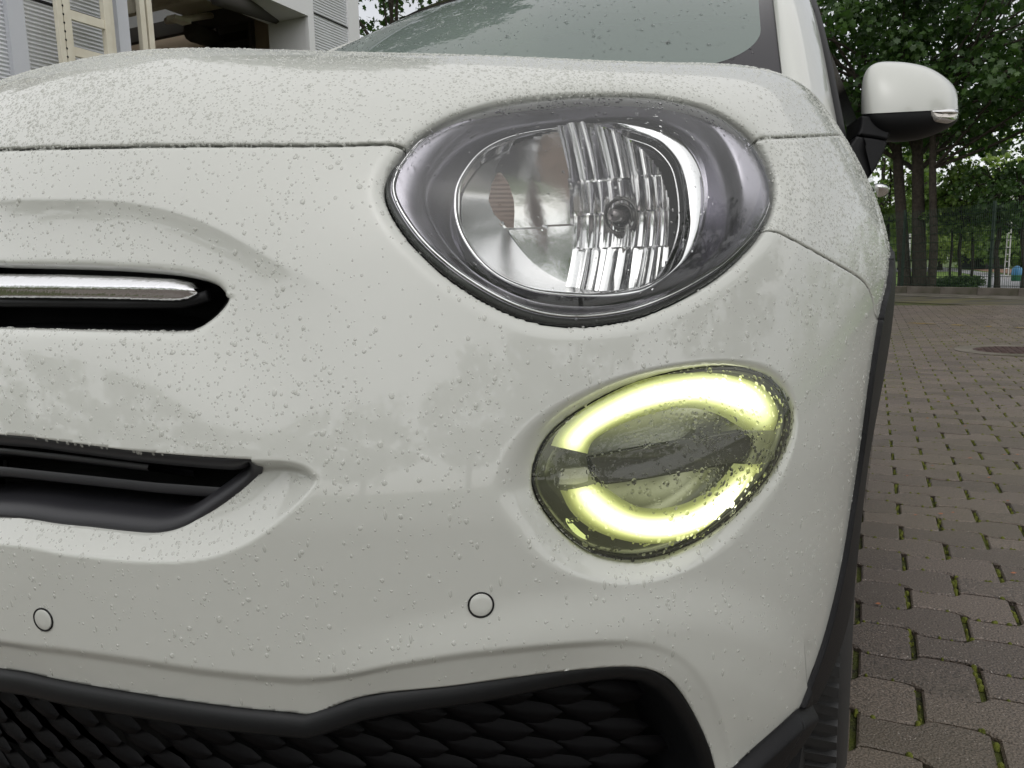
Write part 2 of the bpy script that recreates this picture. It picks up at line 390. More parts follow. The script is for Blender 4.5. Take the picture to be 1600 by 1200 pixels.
def build_part(name, k, material, parent, pos=None, nrm=None, flange=.010, mirror=True, gap=True):
    pos = POS if pos is None else pos; pos = pos.reshape(-1, 3).copy(); nr = NB.reshape(-1, 3)
    q = quads[RQ == k]; t = tris[RTR == k]
    # edges used once make the rim
    E = np.concatenate([np.stack([q[:, i], q[:, (i+1) % 4]], 1) for i in range(4)]+[np.stack([t[:, i], t[:, (i+1) % 3]], 1) for i in range(3)])
    S = np.sort(E, 1); key = S[:, 0].astype(np.int64)*(NI*NJ)+S[:, 1]
    u, inv, cnt = np.unique(key, return_inverse=True, return_counts=True)
    B = E[cnt[inv] == 1]
    B = B[(sf[B[:, 0]] > 0) & (sf[B[:, 1]] > 0)]
    bv = np.unique(B)
    if gap and len(bv):
        # pull the rim back from the line by half the gap
        acc = np.zeros((NI*NJ, 3)); num = np.zeros(NI*NJ)
        for f in (q, t):
            m = np.isin(f, bv).any(1); f = f[m]; cen = pos[f].mean(1)
            for i in range(f.shape[1]):
                np.add.at(acc, f[:, i], cen); np.add.at(num, f[:, i], 1)
        dv = acc[bv]/np.maximum(num[bv], 1)[:, None]-pos[bv]
        tg = np.zeros((NI*NJ, 3)); ed = pos[B[:, 1]]-pos[B[:, 0]]
        np.add.at(tg, B[:, 0], ed); np.add.at(tg, B[:, 1], ed); tv = tg[bv]; tv /= np.maximum(np.linalg.norm(tv, axis=1, keepdims=True), 1e-9)
        dv -= tv*(dv*tv).sum(1, keepdims=True); dv -= nr[bv]*(dv*nr[bv]).sum(1, keepdims=True)
        dv /= np.maximum(np.linalg.norm(dv, axis=1, keepdims=True), 1e-9)
        g = np.array([GAPS.get(int(s), 0) for s in sf[bv]])
        pos[bv] += dv*g[:, None]
    used = np.unique(np.concatenate([q.ravel(), t.ravel()]))
    remap = np.full(NI*NJ, -1); remap[used] = np.arange(len(used))
    V = pos[used]; fs = [remap[q], remap[t]]
    if flange and len(B):
        m2 = np.full(NI*NJ, -1); m2[bv] = np.arange(len(bv))+len(V)
        V = np.concatenate([V, pos[bv]-nr[bv]*flange])
        fs.append(np.stack([remap[B[:, 1]], remap[B[:, 0]], m2[B[:, 0]], m2[B[:, 1]]], 1))
    o = mesh_np(name, V, fs, material, parent)
    if mirror:
        md = o.modifiers.new('mirror', 'MIRROR'); md.use_axis = (True, False, False); md.use_clip = True; md.merge_threshold = .0004
    return o
def twin(o, parent):
    """the same part on the car's other side"""
    c = o.copy(); COL.objects.link(c); c.scale.x = -1; c.parent = None; put(c, parent); c.location = o.location; return c
CAR = thing('car', 'white compact car wet with rain, its left lower lamp lit yellow-green', 'car', (0, .7, 0))
bump = build_part('bumper', R_BUMP, M_PAINT, CAR)
hood = build_part('bonnet', R_HOOD, M_PAINT, CAR)
twins_wing = build_part('front_wing', R_WING, M_PAINT, CAR, mirror=False); twin(twins_wing, CAR)
pos_t = (Bf+NB.reshape(-1, 3)*(disp+.005*sstep(0, .004, dA))[:, None])
twin(build_part('wheel_arch_trim', R_TRIM, M_BLACK, CAR, pos_t, flange=.02, mirror=False), CAR)
dC = pdist(Bf, CLAD, .06)
pos_c = (Bf+NB.reshape(-1, 3)*(disp+.014*sstep(0, .014, dC))[:, None])
twin(build_part('lower_cladding', R_CLAD, M_BLACK, CAR, pos_c, flange=.02, mirror=False), CAR)
# ------------------------------------------------------------------ small builders
def foot_normal(P):
    n = np.stack([Fb(P+e*a)-Fb(P-e*a) for a in np.eye(3)], -1); return n/np.linalg.norm(n, axis=-1, keepdims=True)
def px3(pts, off, closed=True, n=None, curve=True):
    """a traced outline laid on the form set back by off"""
    q = dens(np.asarray(pts, float), 2.0, closed, curve)
    P = cast(q[:, :2], off)
    return resample(P, n, closed) if n else P
def grid_faces(n, m, closed_m=False):
    i, j = np.meshgrid(np.arange(n-1), np.arange(m if closed_m else m-1), indexing='ij'); j2 = (j+1) % m
    return np.stack([i*m+j, i*m+j2, (i+1)*m+j2, (i+1)*m+j], -1).reshape(-1, 4)
def loft(name, rows, material, parent, closed=True, flip=False, smooth=True):
    V = np.concatenate(rows); f = grid_faces(len(rows), len(rows[0]), closed)
    if flip: f = f[:, ::-1]
    return mesh_np(name, V, [f], material, parent, smooth)
def tube(name, P, r, material, parent, n=10, closed=False, sx=1.0, sy=1.0, upv=None, caps=True):
    P = np.asarray(P, float); m = len(P)
    T = np.roll(P, -1, 0)-np.roll(P, 1, 0) if closed else np.gradient(P, axis=0)
    T /= np.maximum(np.linalg.norm(T, axis=1, keepdims=True), 1e-9)
    upv = np.array([0, 0, 1.]) if upv is None else np.asarray(upv, float)
    if upv.ndim == 1: upv = np.tile(upv, (m, 1))
    A = np.cross(T, upv); A /= np.maximum(np.linalg.norm(A, axis=1, keepdims=True), 1e-9); Bv = np.cross(A, T)
    r = np.broadcast_to(np.asarray(r, float), (m,))
    an = np.arange(n)/n*2*PI
    V = (P[:, None]+A[:, None]*(np.cos(an)*sx)[None, :, None]*r[:, None, None]+Bv[:, None]*(np.sin(an)*sy)[None, :, None]*r[:, None, None])
    f = grid_faces(m, n, True)
    fs = [f]
    if closed: fs.append(np.stack([(m-1)*n+np.arange(n), (m-1)*n+(np.arange(n)+1) % n, (np.arange(n)+1) % n, np.arange(n)], 1))
    elif caps: fs += [np.arange(n)[::-1][None], ((m-1)*n+np.arange(n))[None]]
    return mesh_np(name, V.reshape(-1, 3), fs, material, parent)
def box(name, x0, x1, y0, y1, z0, z1, material, parent=None, bev=0):
    V = np.array([(x, y, z) for z in (z0, z1) for y in (y0, y1) for x in (x0, x1)], float)
    f = np.array([[0, 2, 3, 1], [4, 5, 7, 6], [0, 1, 5, 4], [2, 6, 7, 3], [0, 4, 6, 2], [1, 3, 7, 5]])
    o = mesh_np(name, V, [f], material, parent, False)
    if bev:
        m = o.modifiers.new('bevel', 'BEVEL'); m.width = bev; m.segments = 2
    return o
def inset(P, d):
    """a closed loop drawn in by d within its own surface"""
    Q = np.roll(P, -1, 0); nw = np.cross(P-P.mean(0), Q-P.mean(0)).sum(0); nw /= np.linalg.norm(nw)
    k_ = 6 if len(P) >= 200 else 2
    T = np.roll(P, -k_, 0)-np.roll(P, k_, 0); T /= np.maximum(np.linalg.norm(T, axis=1, keepdims=True), 1e-9)
    v = np.cross(nw, T); v /= np.maximum(np.linalg.norm(v, axis=1, keepdims=True), 1e-9); return P+v*d
def fill(name, loop, material, parent, bulge=None, smooth=True, rings=8, depth=None):
    """cap a closed loop with rings shrinking to its centre"""
    c = loop.mean(0); rows = []
    for k in range(rows_n := rings):
        t = k/rings; r = c+(loop-c)*(1-t)
        if depth is not None: r = r+np.asarray(depth)*(1-(1-t)**2)
        rows.append(r)
    V = np.concatenate(rows+[np.array([c+(np.asarray(depth) if depth is not None else 0)])])
    n = len(loop); f = grid_faces(rings, n, True)
    last = (rings-1)*n; t3 = np.stack([last+np.arange(n), last+(np.arange(n)+1) % n, np.full(n, rings*n)], 1)
    return mesh_np(name, V, [f, t3], material, parent, smooth)
def empty(name, parent, loc):
    o = bpy.data.objects.new(name, None); COL.objects.link(o); o.empty_display_size = .05; o.location = loc; put(o, parent); return o
def spline_strip(name, P, N, w, h, material, parent):
    """a thin ribbon along P"""
    return None

# ------------------------------------------------------------------ headlight
HLE = empty('headlight', CAR, (.62, 0, .87))
lens_d = -.0075+.011*expo(dH, .022)
pos_l = Bf+NB.reshape(-1, 3)*lens_d[:, None]
lens = build_part('lens', R_HL, M_LENS, HLE, pos_l, flange=0, mirror=False, gap=False)
M_SEAL = mat('lens_edge', (.05, .055, .052), .25)
n = 240
rimP = resample(px3([tuple(p) for p in proj(HL[:-1:3]+NB.reshape(-1, 3)[:1]*0)], -.011, True), n)
nr0 = foot_normal(rimP)
# edge of the lens: a thick moulded rim, then the bezel running back to the chrome ring
cenHL = rimP.mean(0)
tube('seal', inset(rimP, .0030)+foot_normal(rimP)*.0008, .0028, M_SEAL, HLE, 8, True)
ring_px = [(711,318),(715,290),(731,261),(752,238),(783,220),(822,209),(875,201),(927,195),(976,191),(1015,195),(1050,206),(1076,225),(1094,252),(1102,285),(1102,320),(1094,362),(1076,397),(1050,423),(1015,449),(985,459),(932,463),(866,460),(822,452),(779,433),(748,407),(726,376),(714,346)]
ringI_px = [(718,319),(721,293),(737,265),(757,243),(787,226),(824,215),(876,207),(927,202),(968,201),(1002,209),(1030,222),(1054,249),(1065,281),(1070,320),(1068,358),(1054,401),(1032,432),(1000,447),(975,452),(930,457),(866,454),(823,446),(782,428),(752,403),(731,373),(720,346)]
ringO = px3(ring_px, -.030, True, n); ringI = px3(ringI_px, -.033, True, n)
def align(P, Q):    # start P at the point nearest to Q's start
    k = np.argmin([np.linalg.norm(np.roll(P, -s, 0)-Q, axis=1).sum() for s in range(0, len(P), 4)])*4
    return np.roll(P, -k, 0)
rimP2 = align(rimP, ringO); ringI = align(ringI, ringO)
M_BEZ = mat('bezel_satin', (.44, .425, .475), .26, .85)
fn = foot_normal(ringO); inw = -fn
rows = []
for k in range(26):
    t = k/25
    p = inset(rimP2, .002)*(1-t)+ringO*t
    dep = .018*math.sin(PI*min(t/.82, 1))**1.0*(-.35) + .034*sstep(.52, .93, t)
    rows.append(p+inw*dep)
loft('bezel', rows, M_BEZ, HLE, True)
# thin bright edge round the bezel
tube('bezel_trim', inset(rimP2, .0085)+foot_normal(rimP2)*.0015, .0021, M_CHROME, HLE, 8, True)
rows = [inset(ringO, -.0012)+inw*.022, inset(ringO, -.0012)+inw*.001, inset(ringO, -.001)+fn*.0016, (ringO*.6+ringI*.4)+fn*.0026, ringI+fn*.001, ringI+inw*.002, inset(ringI, .001)+inw*.012]
loft('chrome_ring', rows, M_CHROME, HLE, True)
# reflector bowl: a heightfield of vertical facets behind the ring, closed by a wall from the ring
M_REFL = mat('reflector_mirror', (.78, .78, .78), .12, 1, bump=(60, .10, .002))
M_REFLS = mat('reflector_wall', (.66, .66, .66), .24, 1)
bulb_c = at_d(np.array([973., 338.]), .745)
ax = np.array([-.05, -1, -.02]); ax /= np.linalg.norm(ax)     # where the lamp looks
ux = np.cross(np.array([0, 0, 1.]), -ax); ux /= np.linalg.norm(ux); uz_ = np.cross(-ax, ux)*-1
if uz_[2] < 0: uz_ = -uz_
if ux[0] < 0: ux = -ux
ringB = inset(ringI, .0015)+inw*.008
ca = (ringB-bulb_c) @ ux; cb = (ringB-bulb_c) @ uz_; cc = (ringB-bulb_c) @ ax
poly2 = np.stack([ca, cb], 1)
# wall: from the ring back along the lamp axis to the bowl
def bowl(a, b):
    """distance in front of the bulb plane"""
    r2 = (a/.105)**2+(b/.085)**2
    return .050*r2**.8*.9
def facet(a, b):
    k = np.floor((a+.046)/.0112); ph = ((a+.046)/.0112-k)
    row = np.where(b > .034, 3, np.where(b > .004, 1, np.where(b > -.03, 2, 4)))
    h = np.sin(k*12.9898+row*78.233)*43758.5453; h = h-np.floor(h)
    f = (ph-.5)*.0125*(.9*(h-.5)*2)+.0022*np.cos((ph-.5)*PI)+(h-.5)*.006
    lft = a < -.046
    return np.where(lft, 0, f)
aa = np.arange(ca.min()-.004, ca.max()+.004, .0016); bb = np.arange(cb.min()-.004, cb.max()+.004, .0016)
A2, B2 = np.meshgrid(aa, bb, indexing='ij')
H2 = bowl(A2, B2)+facet(A2, B2)
flat = (A2 < -.046)
H2 = np.where(flat, .020+.42*np.maximum(-.046-A2, 0)**1.15+np.where(B2 < -.006+.02*(A2+.03), -.010, 0)+.35*(B2-.01)**2*4, H2)
cut = np.hypot(A2, B2) < .0095
P3 = bulb_c+A2[..., None]*ux+B2[..., None]*uz_+H2[..., None]*ax
P3 = P3.reshape(-1, 3)
f = grid_faces(len(aa), len(bb)); ctr = np.stack([A2.ravel(), B2.ravel()], 1)[f].mean(1)
keep = inside(ctr, poly2*np.where(poly2[:, :1] > 0, 1, 0)*np.array([.10, 0])+poly2*1.03) & ~(np.hypot(ctr[:, 0], ctr[:, 1]) < .0105)
o = mesh_np('reflector', P3, [f[keep][:, ::-1]], M_REFL, HLE, True)
ed = o.modifiers.new('split', 'EDGE_SPLIT'); ed.split_angle = math.radians(28)
hb = np.where(ca < -.046, .020+.42*np.maximum(-.046-ca, 0)**1.15, bowl(ca, cb))
back = ringB+ax*((hb-cc)-.004)[:, None]
back = np.where((hb-cc > -.002)[:, None], ringB-ax*.004, back)
loft('reflector_wall', [ringB*(1-k/6)+back*(k/6) for k in range(7)], M_REFLS, HLE, True)
# ribbed side marker in the left wall
M_AMB = mat('side_marker', (.36, .27, .22), .25, .3)
for k in range(26):
    z = k/25
    l = np.interp(z, [0, .25, .5, .8, 1], [792, 772, 763, 768, 777]); r = np.interp(z, [0, .3, .5, .8, 1], [803, 804, 803, 795, 783]); y = 356-z*86
    if k == 0: rowsM = []
    wob = .0012*(k % 2)
    rowsM.append(np.stack([at_d(np.array([l*(1-u)+r*u, y]), .668+wob+.012*u) for u in (0, .5, 1)]))
loft('side_marker', rowsM, M_AMB, HLE, False, smooth=False)
# bulb: socket rings, glass and shield
def revolve(name, prof, c, axis, material, parent, n=32, smooth=True):
    axis = np.asarray(axis, float); axis /= np.linalg.norm(axis)
    h = np.array([0, 0, 1.]) if abs(axis[2]) < .9 else np.array([1., 0, 0])
    a_ = np.cross(axis, h); a_ /= np.linalg.norm(a_); b_ = np.cross(axis, a_)
    an = np.arange(n)/n*2*PI
    rows = [np.asarray(c)+axis*z+r*(np.cos(an)[:, None]*a_+np.sin(an)[:, None]*b_) for r, z in prof]
    return loft(name, rows, material, parent, True, smooth=smooth)
M_DKMET = mat('dark_metal', (.16, .155, .15), .25, .9)
revolve('bulb_socket', [(.0175, -.004), (.0175, .003), (.0165, .0045), (.0150, .003), (.0150, -.004), (.0118, -.006), (.0118, .001), (.0105, .002), (.0095, 0), (.0095, -.02), (.001, -.02)], bulb_c+ax*.004, ax, M_DKMET, HLE)
revolve('bulb', [(.001, .030), (.004, .0295), (.0058, .027), (.0062, .022), (.0062, .0), (.0062, -.01)], bulb_c, ax, mat('bulb_cap', (.25, .23, .23), .12, .7), HLE)
# black box behind everything
hb_loop = inset(rimP2, -.001)+inw*.006
back_loop = np.stack([hb_loop[:, 0]*.9+.06, np.maximum(hb_loop[:, 1]+.10, .17), hb_loop[:, 2]*.8+.17], 1)
loft('housing', [hb_loop, back_loop], M_GAP, HLE, True)
fill('housing_back', back_loop, M_GAP, HLE, rings=3)

# ------------------------------------------------------------------ running lamp (lit)
DRE = empty('running_lamp', CAR, (.70, 0, .66))
M_DLENS = clear_mat('wet_lamp_lens', (.96, .97, .93), 1.5, .0, .045, (.7, .72, .6))
ddep = dr_dep(Bf[:, 0])
pos_d = Bf+NB.reshape(-1, 3)*(-ddep+.004+.016*expo(dD, .035))[:, None]
dlens = build_part('lens', R_DR, M_DLENS, DRE, pos_d, flange=0, mirror=False, gap=False)
DRpx = proj(DR[:-1]-foot_normal(DR[:-1])*dr_dep(DR[:-1, 0])[:, None])
n = 200
loop = resample(DR[:-1]-foot_normal(DR[:-1])*(dr_dep(DR[:-1, 0])+.001)[:, None], n)
fnD = foot_normal(loop); inD = -fnD
tube('seal', inset(loop, .001), .0028, M_BLACKGLOSS, DRE, 8, True)
M_DRH = mat('lamp_housing', (.17, .175, .15), .34, .8)
loopi = inset(loop, .007)
meanin = inD.mean(0); meanin /= np.linalg.norm(meanin)
cD = loop.mean(0)
rows = [inset(loop, .001)+inD*.002, inset(loop, .0045)+inD*.0012, inset(loop, .007)+inD*.004]
rows += [inset(loop, .009+.004*k)+inD*(.012+.006*k) for k in range(4)]
rows[-1] = rows[-1]
lastr = rows[-1]
for t in (.75, .5, .25, .02): rows.append(cD+(lastr-cD)*t+meanin*(.008*(1-t)))
loft('housing', rows, M_DRH, DRE, True)
def em(name, col, s):
    m = bpy.data.materials.new(name); m.use_nodes = True; t = m.node_tree
    b = t.nodes['Principled BSDF']; b.inputs['Base Color'].default_value = (.34, .38, .24, 1); b.inputs['Roughness'].default_value = .3
    b.inputs['Emission Color'].default_value = (*col, 1); b.inputs['Emission Strength'].default_value = s
    return m
def em_soft(name, c_edge, c_mid, s_edge, s_mid):
    """light guide plastic: its glow grows from the edges to the middle (attribute 'mid')"""
    m = em(name, c_mid, 1); t = m.node_tree; b = t.nodes['Principled BSDF']
    a = t.nodes.new('ShaderNodeAttribute'); a.attribute_name = 'mid'
    mx = t.nodes.new('ShaderNodeMixRGB'); mx.inputs[1].default_value = (*c_edge, 1); mx.inputs[2].default_value = (*c_mid, 1)
    mr = t.nodes.new('ShaderNodeMapRange'); mr.inputs[3].default_value = s_edge; mr.inputs[4].default_value = s_mid
    t.links.new(a.outputs['Fac'], mx.inputs[0]); t.links.new(a.outputs['Fac'], mr.inputs[0])
    t.links.new(mx.outputs[0], b.inputs['Emission Color']); t.links.new(mr.outputs[0], b.inputs['Emission Strength']); return m
M_LED = em_soft('light_guide', (.72, .76, .17), (1.0, 1.0, .86), .12, 2.7)
def guide(name, outer, inner, dep, rise, nseg=40):
    """light guide: half-round bar between an outer and an inner line"""
    O = resample(px3(outer, -dep, False), nseg, False); I_ = resample(px3(inner, -dep, False), nseg, False)
    if np.linalg.norm(O[0]-I_[0]) > np.linalg.norm(O[0]-I_[-1]): I_ = I_[::-1]
    rows = []; mid = []
    fnn = foot_normal((O+I_)/2); K = 25
    lr = np.linspace(0, 1, nseg) if O[0, 0] < O[-1, 0] else np.linspace(1, 0, nseg)
    al = np.minimum(1, lr/.06+.5)*np.minimum(1, (1-lr)/.22+.02)*np.interp(O[:, 0], [O[:, 0].min(), O[:, 0].max()], [.55, 1.1])
    for k in range(K):
        t = (k/(K-1)-.5)*1.85+.5; rows.append(O*(1-t)+I_*t+fnn*rise*(math.sin(PI*k/(K-1))**.6)); mid.append(math.sin(PI*k/(K-1))**2.4*al)
    g = loft(name, rows, M_LED, DRE, False)
    at = g.data.attributes.new('mid', 'FLOAT', 'POINT'); at.data.foreach_set('value', np.concatenate(mid).astype(np.float32))
    return g
guide('light_guide', [(874,699),(880,685),(893,669),(918,648),(955,627),(999,608),(1046,597),(1092,592),(1133,595),(1167,606),(1192,626),(1203,649),(1199,672)],
      [(905,706),(911,690),(927,674),(958,656),(999,639),(1046,627),(1092,624),(1133,634),(1160,652),(1176,672)], .013, .006)
guide('light_guide', [(889,763),(905,790),(930,812),(967,829),(1014,837),(1061,832),(1102,815),(1133,790),(1161,756),(1181,724)],
      [(921,756),(936,771),(961,790),(992,804),(1030,807),(1071,799),(1105,781),(1133,756),(1157,724)], .013, .006)
# dark bar across the middle and the small clear marker at its left end
bar = px3([(921,714),(1000,698),(1080,685),(1160,671),(1178,690),(1160,722),(1080,736),(1000,750),(940,758),(926,740)], -.020, True, 60, False)
fb = foot_normal(bar).mean(0)
loft('centre_bar', [bar-fb*.006, bar, inset(bar, .0015)+fb*.001], M_BLACKGLOSS, DRE, True)
fill('centre_bar_face', inset(bar, .0015)+fb*.001, mat('bar_face', (.04, .038, .036), .45), DRE, rings=3)
mk = px3([(873,757),(876,742),(884,733),(918,730),(919,752),(900,757)], -.020, True, 40, False)
fm = foot_normal(mk).mean(0)
loft('clear_marker', [mk-fm*.005, mk], mat('marker_clear', (.5, .5, .47), .2, .2), DRE, True)
fill('clear_marker_face', mk, mat('marker_face', (.42, .42, .38), .3, .3, bump=(700, .6, .001)), DRE, rings=2)
lp = px3([(884,810),(889,812),(905,828),(918,840),(914,843),(898,833),(886,818)], -.018, True, 40)
fill('light_slot', lp, em('slot_glow', (.8, .9, .3), .5), DRE, rings=2)

# ------------------------------------------------------------------ shut-line backing, so no light shows through
for c, k in ((SHUT, .010), (HWL, .010), (BWL, .008)):
    nn = foot_normal(c); q = resample((c-nn*k)[pdist(c, HL, .03)*np.where(inside(to_idx(c), iHL), 0, 1) > .010], 80, False)
    tube('seal', q, .006, M_GAP, CAR, 6)

# ------------------------------------------------------------------ upper slot: recess, trim bar
def hole_wall(name, c, off, depth, material, back=True, n=200):
    q = resample(c[:-1], n); nn = foot_normal(q); s0 = q-nn*off
    b_ = s0+np.array([0, depth, -.0])
    loft(name, [inset(s0, -.003), b_], material, CAR, True)
    if back: fill(name+'_back', b_, material, CAR, rings=2)
    return s0
s0 = hole_wall('grille_recess', UG, .012, .06, M_BLACK)
barT = np.array([(-240,424),(0,428),(100,429),(200,432),(270,436),(296,442),(307,451)], float)
barM = np.array([(-240,451),(0,451),(100,452),(200,453),(270,454),(296,455),(308,456)], float)
barB = np.array([(-240,464),(0,465),(100,466),(200,468),(260,470),(290,469),(307,460)], float)
ns = 60
Tt = resample(cast(barT, -.016), ns, False); Mm = resample(cast(barM, -.008), ns, False); Bb = resample(cast(barB, -.012), ns, False)
bk = np.array([0, .02, 0])
rows = [Tt+bk, Tt, Tt*.75+Mm*.25+np.array([0, -.003, .0012]), Tt*.3+Mm*.7+np.array([0, -.003, .001]), Mm+np.array([0, -.001, .0007]), Mm-np.array([0, 0, .0007]), Mm*.4+Bb*.6, Bb, Bb+bk]
M_CHW = mat('chrome_wet', (.80, .80, .82), .13, 1, bump=(220, .5, .001))
loft('chrome_bar', rows, M_CHW, CAR, False, flip=True)
gb = resample(cast(np.array([(-240,470),(0,472),(200,474),(290,474),(325,462)], float), -.020), 40, False)
tube('bar_carrier', gb, .005, M_BLACK, CAR, 8)

# ------------------------------------------------------------------ middle intake: frame, slats
qL = resample(LG[:-1], 220); nL = foot_normal(qL)
offL = np.interp(proj(qL)[:, 1]-(.11*proj(qL)[:, 0]+672), [0, 14, 30], [.002, .012, .021])
s1_ = qL-nL*offL[:, None]
M_FR = mat('intake_frame', (.028, .028, .032), .38, bump=(1200, .2, .0004))
lw = np.interp(proj(qL)[:, 0], [0, 250, 330, 400], [.012, .014, .020, .018])
loft('intake_frame', [inset(s1_, -.004)+np.array([0, .004, 0]), s1_+np.array([0, -.001, 0]), s1_+(inset(s1_, .003)-s1_)*1+np.array([0, -.0015, 0]), inset(s1_, .012)+np.array([0, .006, 0]), inset(s1_, .0145)+np.array([0, .014, 0]), inset(s1_, .015)+np.array([0, .05, 0]), inset(s1_, .013)+np.array([0, .08, 0])], M_FR, CAR, True)
fill('intake_back', inset(s1_, .004)+np.array([0, .085, 0]), M_GAP, CAR, rings=2)
def slat(pts, w, off, th=.004, tilt=.35, extra=0):
    P = resample(cast(np.array(pts, float), off), 40, False)
    d = np.array([0, w, -w*tilt])
    rows = [P+np.array([0, .002, th]), P, P+np.array([0, .002, -th]), P+d+np.array([0, 0, -th]), P+d+np.array([0, 0, th]), P+np.array([0, .002, th])]
    return loft('slat', rows, M_FR, CAR, False)
slat([(-260,708),(0,705),(100,716),(230,732)], .05, -.035, .003)
slat([(-260,726),(0,737),(120,750),(240,763),(362,772)], .05, -.030, .0045)

# ------------------------------------------------------------------ bottom intake: rounded frame and woven insert
qB = BG[:-1]; nB_ = foot_normal(qB); s2_ = resample(qB-nB_*(bg_dep(qB[:, 0])+.001)[:, None], 260)
f2 = foot_normal(s2_)
bk = np.array([0, 1., 0])
rows = [inset(s2_, -.002)-f2*.006]
for a_ in np.linspace(-.25*PI, .75*PI, 9):
    rows.append(inset(s2_, .012-.0125*math.cos(a_))+f2*(.008*math.sin(a_)+.001))
rows.append(inset(s2_, .026)-f2*.012); rows.append(inset(s2_, .030)-f2*.045); rows.append(inset(s2_, .030)-f2*.07)
loft('intake_surround', rows, mat('surround', (.008, .0085, .0095), .36, spec=.35, bump=(1400, .3, .0005)), CAR, True)
fill('lower_intake_back', inset(s2_, .02)+bk*.09, M_GAP, CAR, rings=2)
# woven insert: rows of overlapping curved scales
M_WEAVE = mat('woven_insert', (.0024, .0022, .0028), .5, spec=.13)
innerpoly = to_idx(inset(s2_, .034)-f2*.03)
def scale_mesh():
    n1, n2 = 7, 4; V = []
    for i in range(n1):
        u = i/(n1-1)*2-1; wv = .011*(1-u*u)**.6+.0004
        for j in range(n2):
            v = j/(n2-1)*2-1
            V.append((u*.031, -.0055*(1-v*v)*(1-.6*u*u)-.005*u, v*wv+.0045*(u*u)-.006*u))
    me = bpy.data.meshes.new('scale'); f = grid_faces(n1, n2); me.from_pydata(V, [], [list(map(int, x)) for x in f]); me.polygons.foreach_set('use_smooth', [True]*len(f)); me.materials.append(M_WEAVE); return me
sm = scale_mesh(); k = 0
for r in range(9):
    for cidx in range(-18, 18):
        x = .03+cidx*.046+(r % 2)*.023; z = .475-r*.0165
        P = cast(proj(np.array([[x, -.22+.35*x*x, z]])), -.052)[0]
        if x < -.02: P = cast(proj(np.array([[-x, -.22+.35*x*x, z]])), -.052)[0]
        if not inside(to_idx(P[None]), innerpoly)[0]: continue
        nn = foot_normal(P[None])[0]
        if x < -.02: P = P*np.array([-1, 1, 1]); nn = nn*np.array([-1, 1, 1])
        o = bpy.data.objects.new('grille_scale', sm); COL.objects.link(o); o.location = P
        o.rotation_euler = (0, 0, math.atan2(nn[0], -nn[1])); put(o, CAR); k += 1
# ------------------------------------------------------------------ parking sensors
for (cx, cy), rpx in (((68, 968), .0105), ((751.5, 945), .0105)):
    P = cast(np.array([[cx, cy]], float), .0)[0]; nn = foot_normal(P[None])[0]
    i_, j_ = np.rint(to_idx(P)).astype(int); P = POS[i_, j_]; nn = NRM[i_, j_]; P = P+RT*0
    # slide to the traced pixel
    P = P+ (at_d(np.array([cx, cy], float), (P-CAM) @ FW)-P)
    se = empty('parking_sensor', CAR, tuple(P))
    revolve('sensor_gap', [(rpx+.0006, -.003), (rpx+.0005, .0009), (rpx-.0002, .0010), (rpx-.0010, .0004)], P, nn, M_GAP, se, 40)
    revolve('sensor_face', [(rpx-.0010, -.002), (rpx-.0011, .0007), (rpx-.0016, .0010), (.004, .0010), (.0001, .0010)], P, nn, M_PAINT, se, 40)

# ------------------------------------------------------------------ the same lamps, sensors and trims on the car's other side
for src in [o for o in bpy.data.objects if o.parent == CAR and o.type == 'EMPTY' and o.name.split('.')[0] in ('headlight', 'running_lamp', 'parking_sensor')]:
    l = world_loc(src); c = empty(src.name.split('.')[0], CAR, (-l.x, l.y, l.z))
    for ch in list(src.children): twin(ch, c)
for src in [o for o in bpy.data.objects if o.parent == CAR and o.type == 'MESH' and o.name.split('.')[0] in ('chrome_bar', 'bar_carrier', 'slat', 'intake_frame', 'intake_surround', 'grille_recess', 'intake_back', 'lower_intake_back', 'grille_recess_back')]:
    co_ = np.empty(len(src.data.vertices)*3, np.float32); src.data.vertices.foreach_get('co', co_); co_[0::3] = np.maximum(co_[0::3], 0); src.data.vertices.foreach_set('co', co_); src.data.update()
    twin(src, CAR)
# ================================================================== the setting
def at_x(px, X):
    d = ray(np.asarray(px, float)); return CAM+d*((X-CAM[0])/d[..., 0:1])
def joinmesh(name, parts, material, parent=None, smooth=False):
    """parts: list of (V, [faces]) joined into one mesh"""
    Vs = []; F = {}; o = 0
    for V, fs in parts:
        Vs.append(np.asarray(V, float))
        for f in fs:
            f = np.asarray(f); F.setdefault(f.shape[1], []).append(f+o)
        o += len(V)
    return mesh_np(name, np.concatenate(Vs), [np.concatenate(F[k]) for k in F], material, parent, smooth)
BOXF = np.array([[0, 2, 3, 1], [4, 5, 7, 6], [0, 1, 5, 4], [2, 6, 7, 3], [0, 4, 6, 2], [1, 3, 7, 5]])
def boxg(x0, x1, y0, y1, z0, z1):
    return np.array([(x, y, z) for z in (z0, z1) for y in (y0, y1) for x in (x0, x1)], float), [BOXF]
def tubeg(P, r, n=6):
    P = np.asarray(P, float); m = len(P); T = np.gradient(P, axis=0); T /= np.maximum(np.linalg.norm(T, axis=1, keepdims=True), 1e-9)
    ref = np.where(np.abs(T[:, 2:3]) > .9, np.array([1., 0, 0]), np.array([0, 0, 1.]))
    A = np.cross(T, ref); A /= np.linalg.norm(A, axis=1, keepdims=True); Bv = np.cross(A, T)
    an = np.arange(n)/n*2*PI; r = np.broadcast_to(np.asarray(r, float), (m,))
    V = P[:, None]+(A[:, None]*np.cos(an)[None, :, None]+Bv[:, None]*np.sin(an)[None, :, None])*r[:, None, None]
    return V.reshape(-1, 3), [grid_faces(m, n, True)]
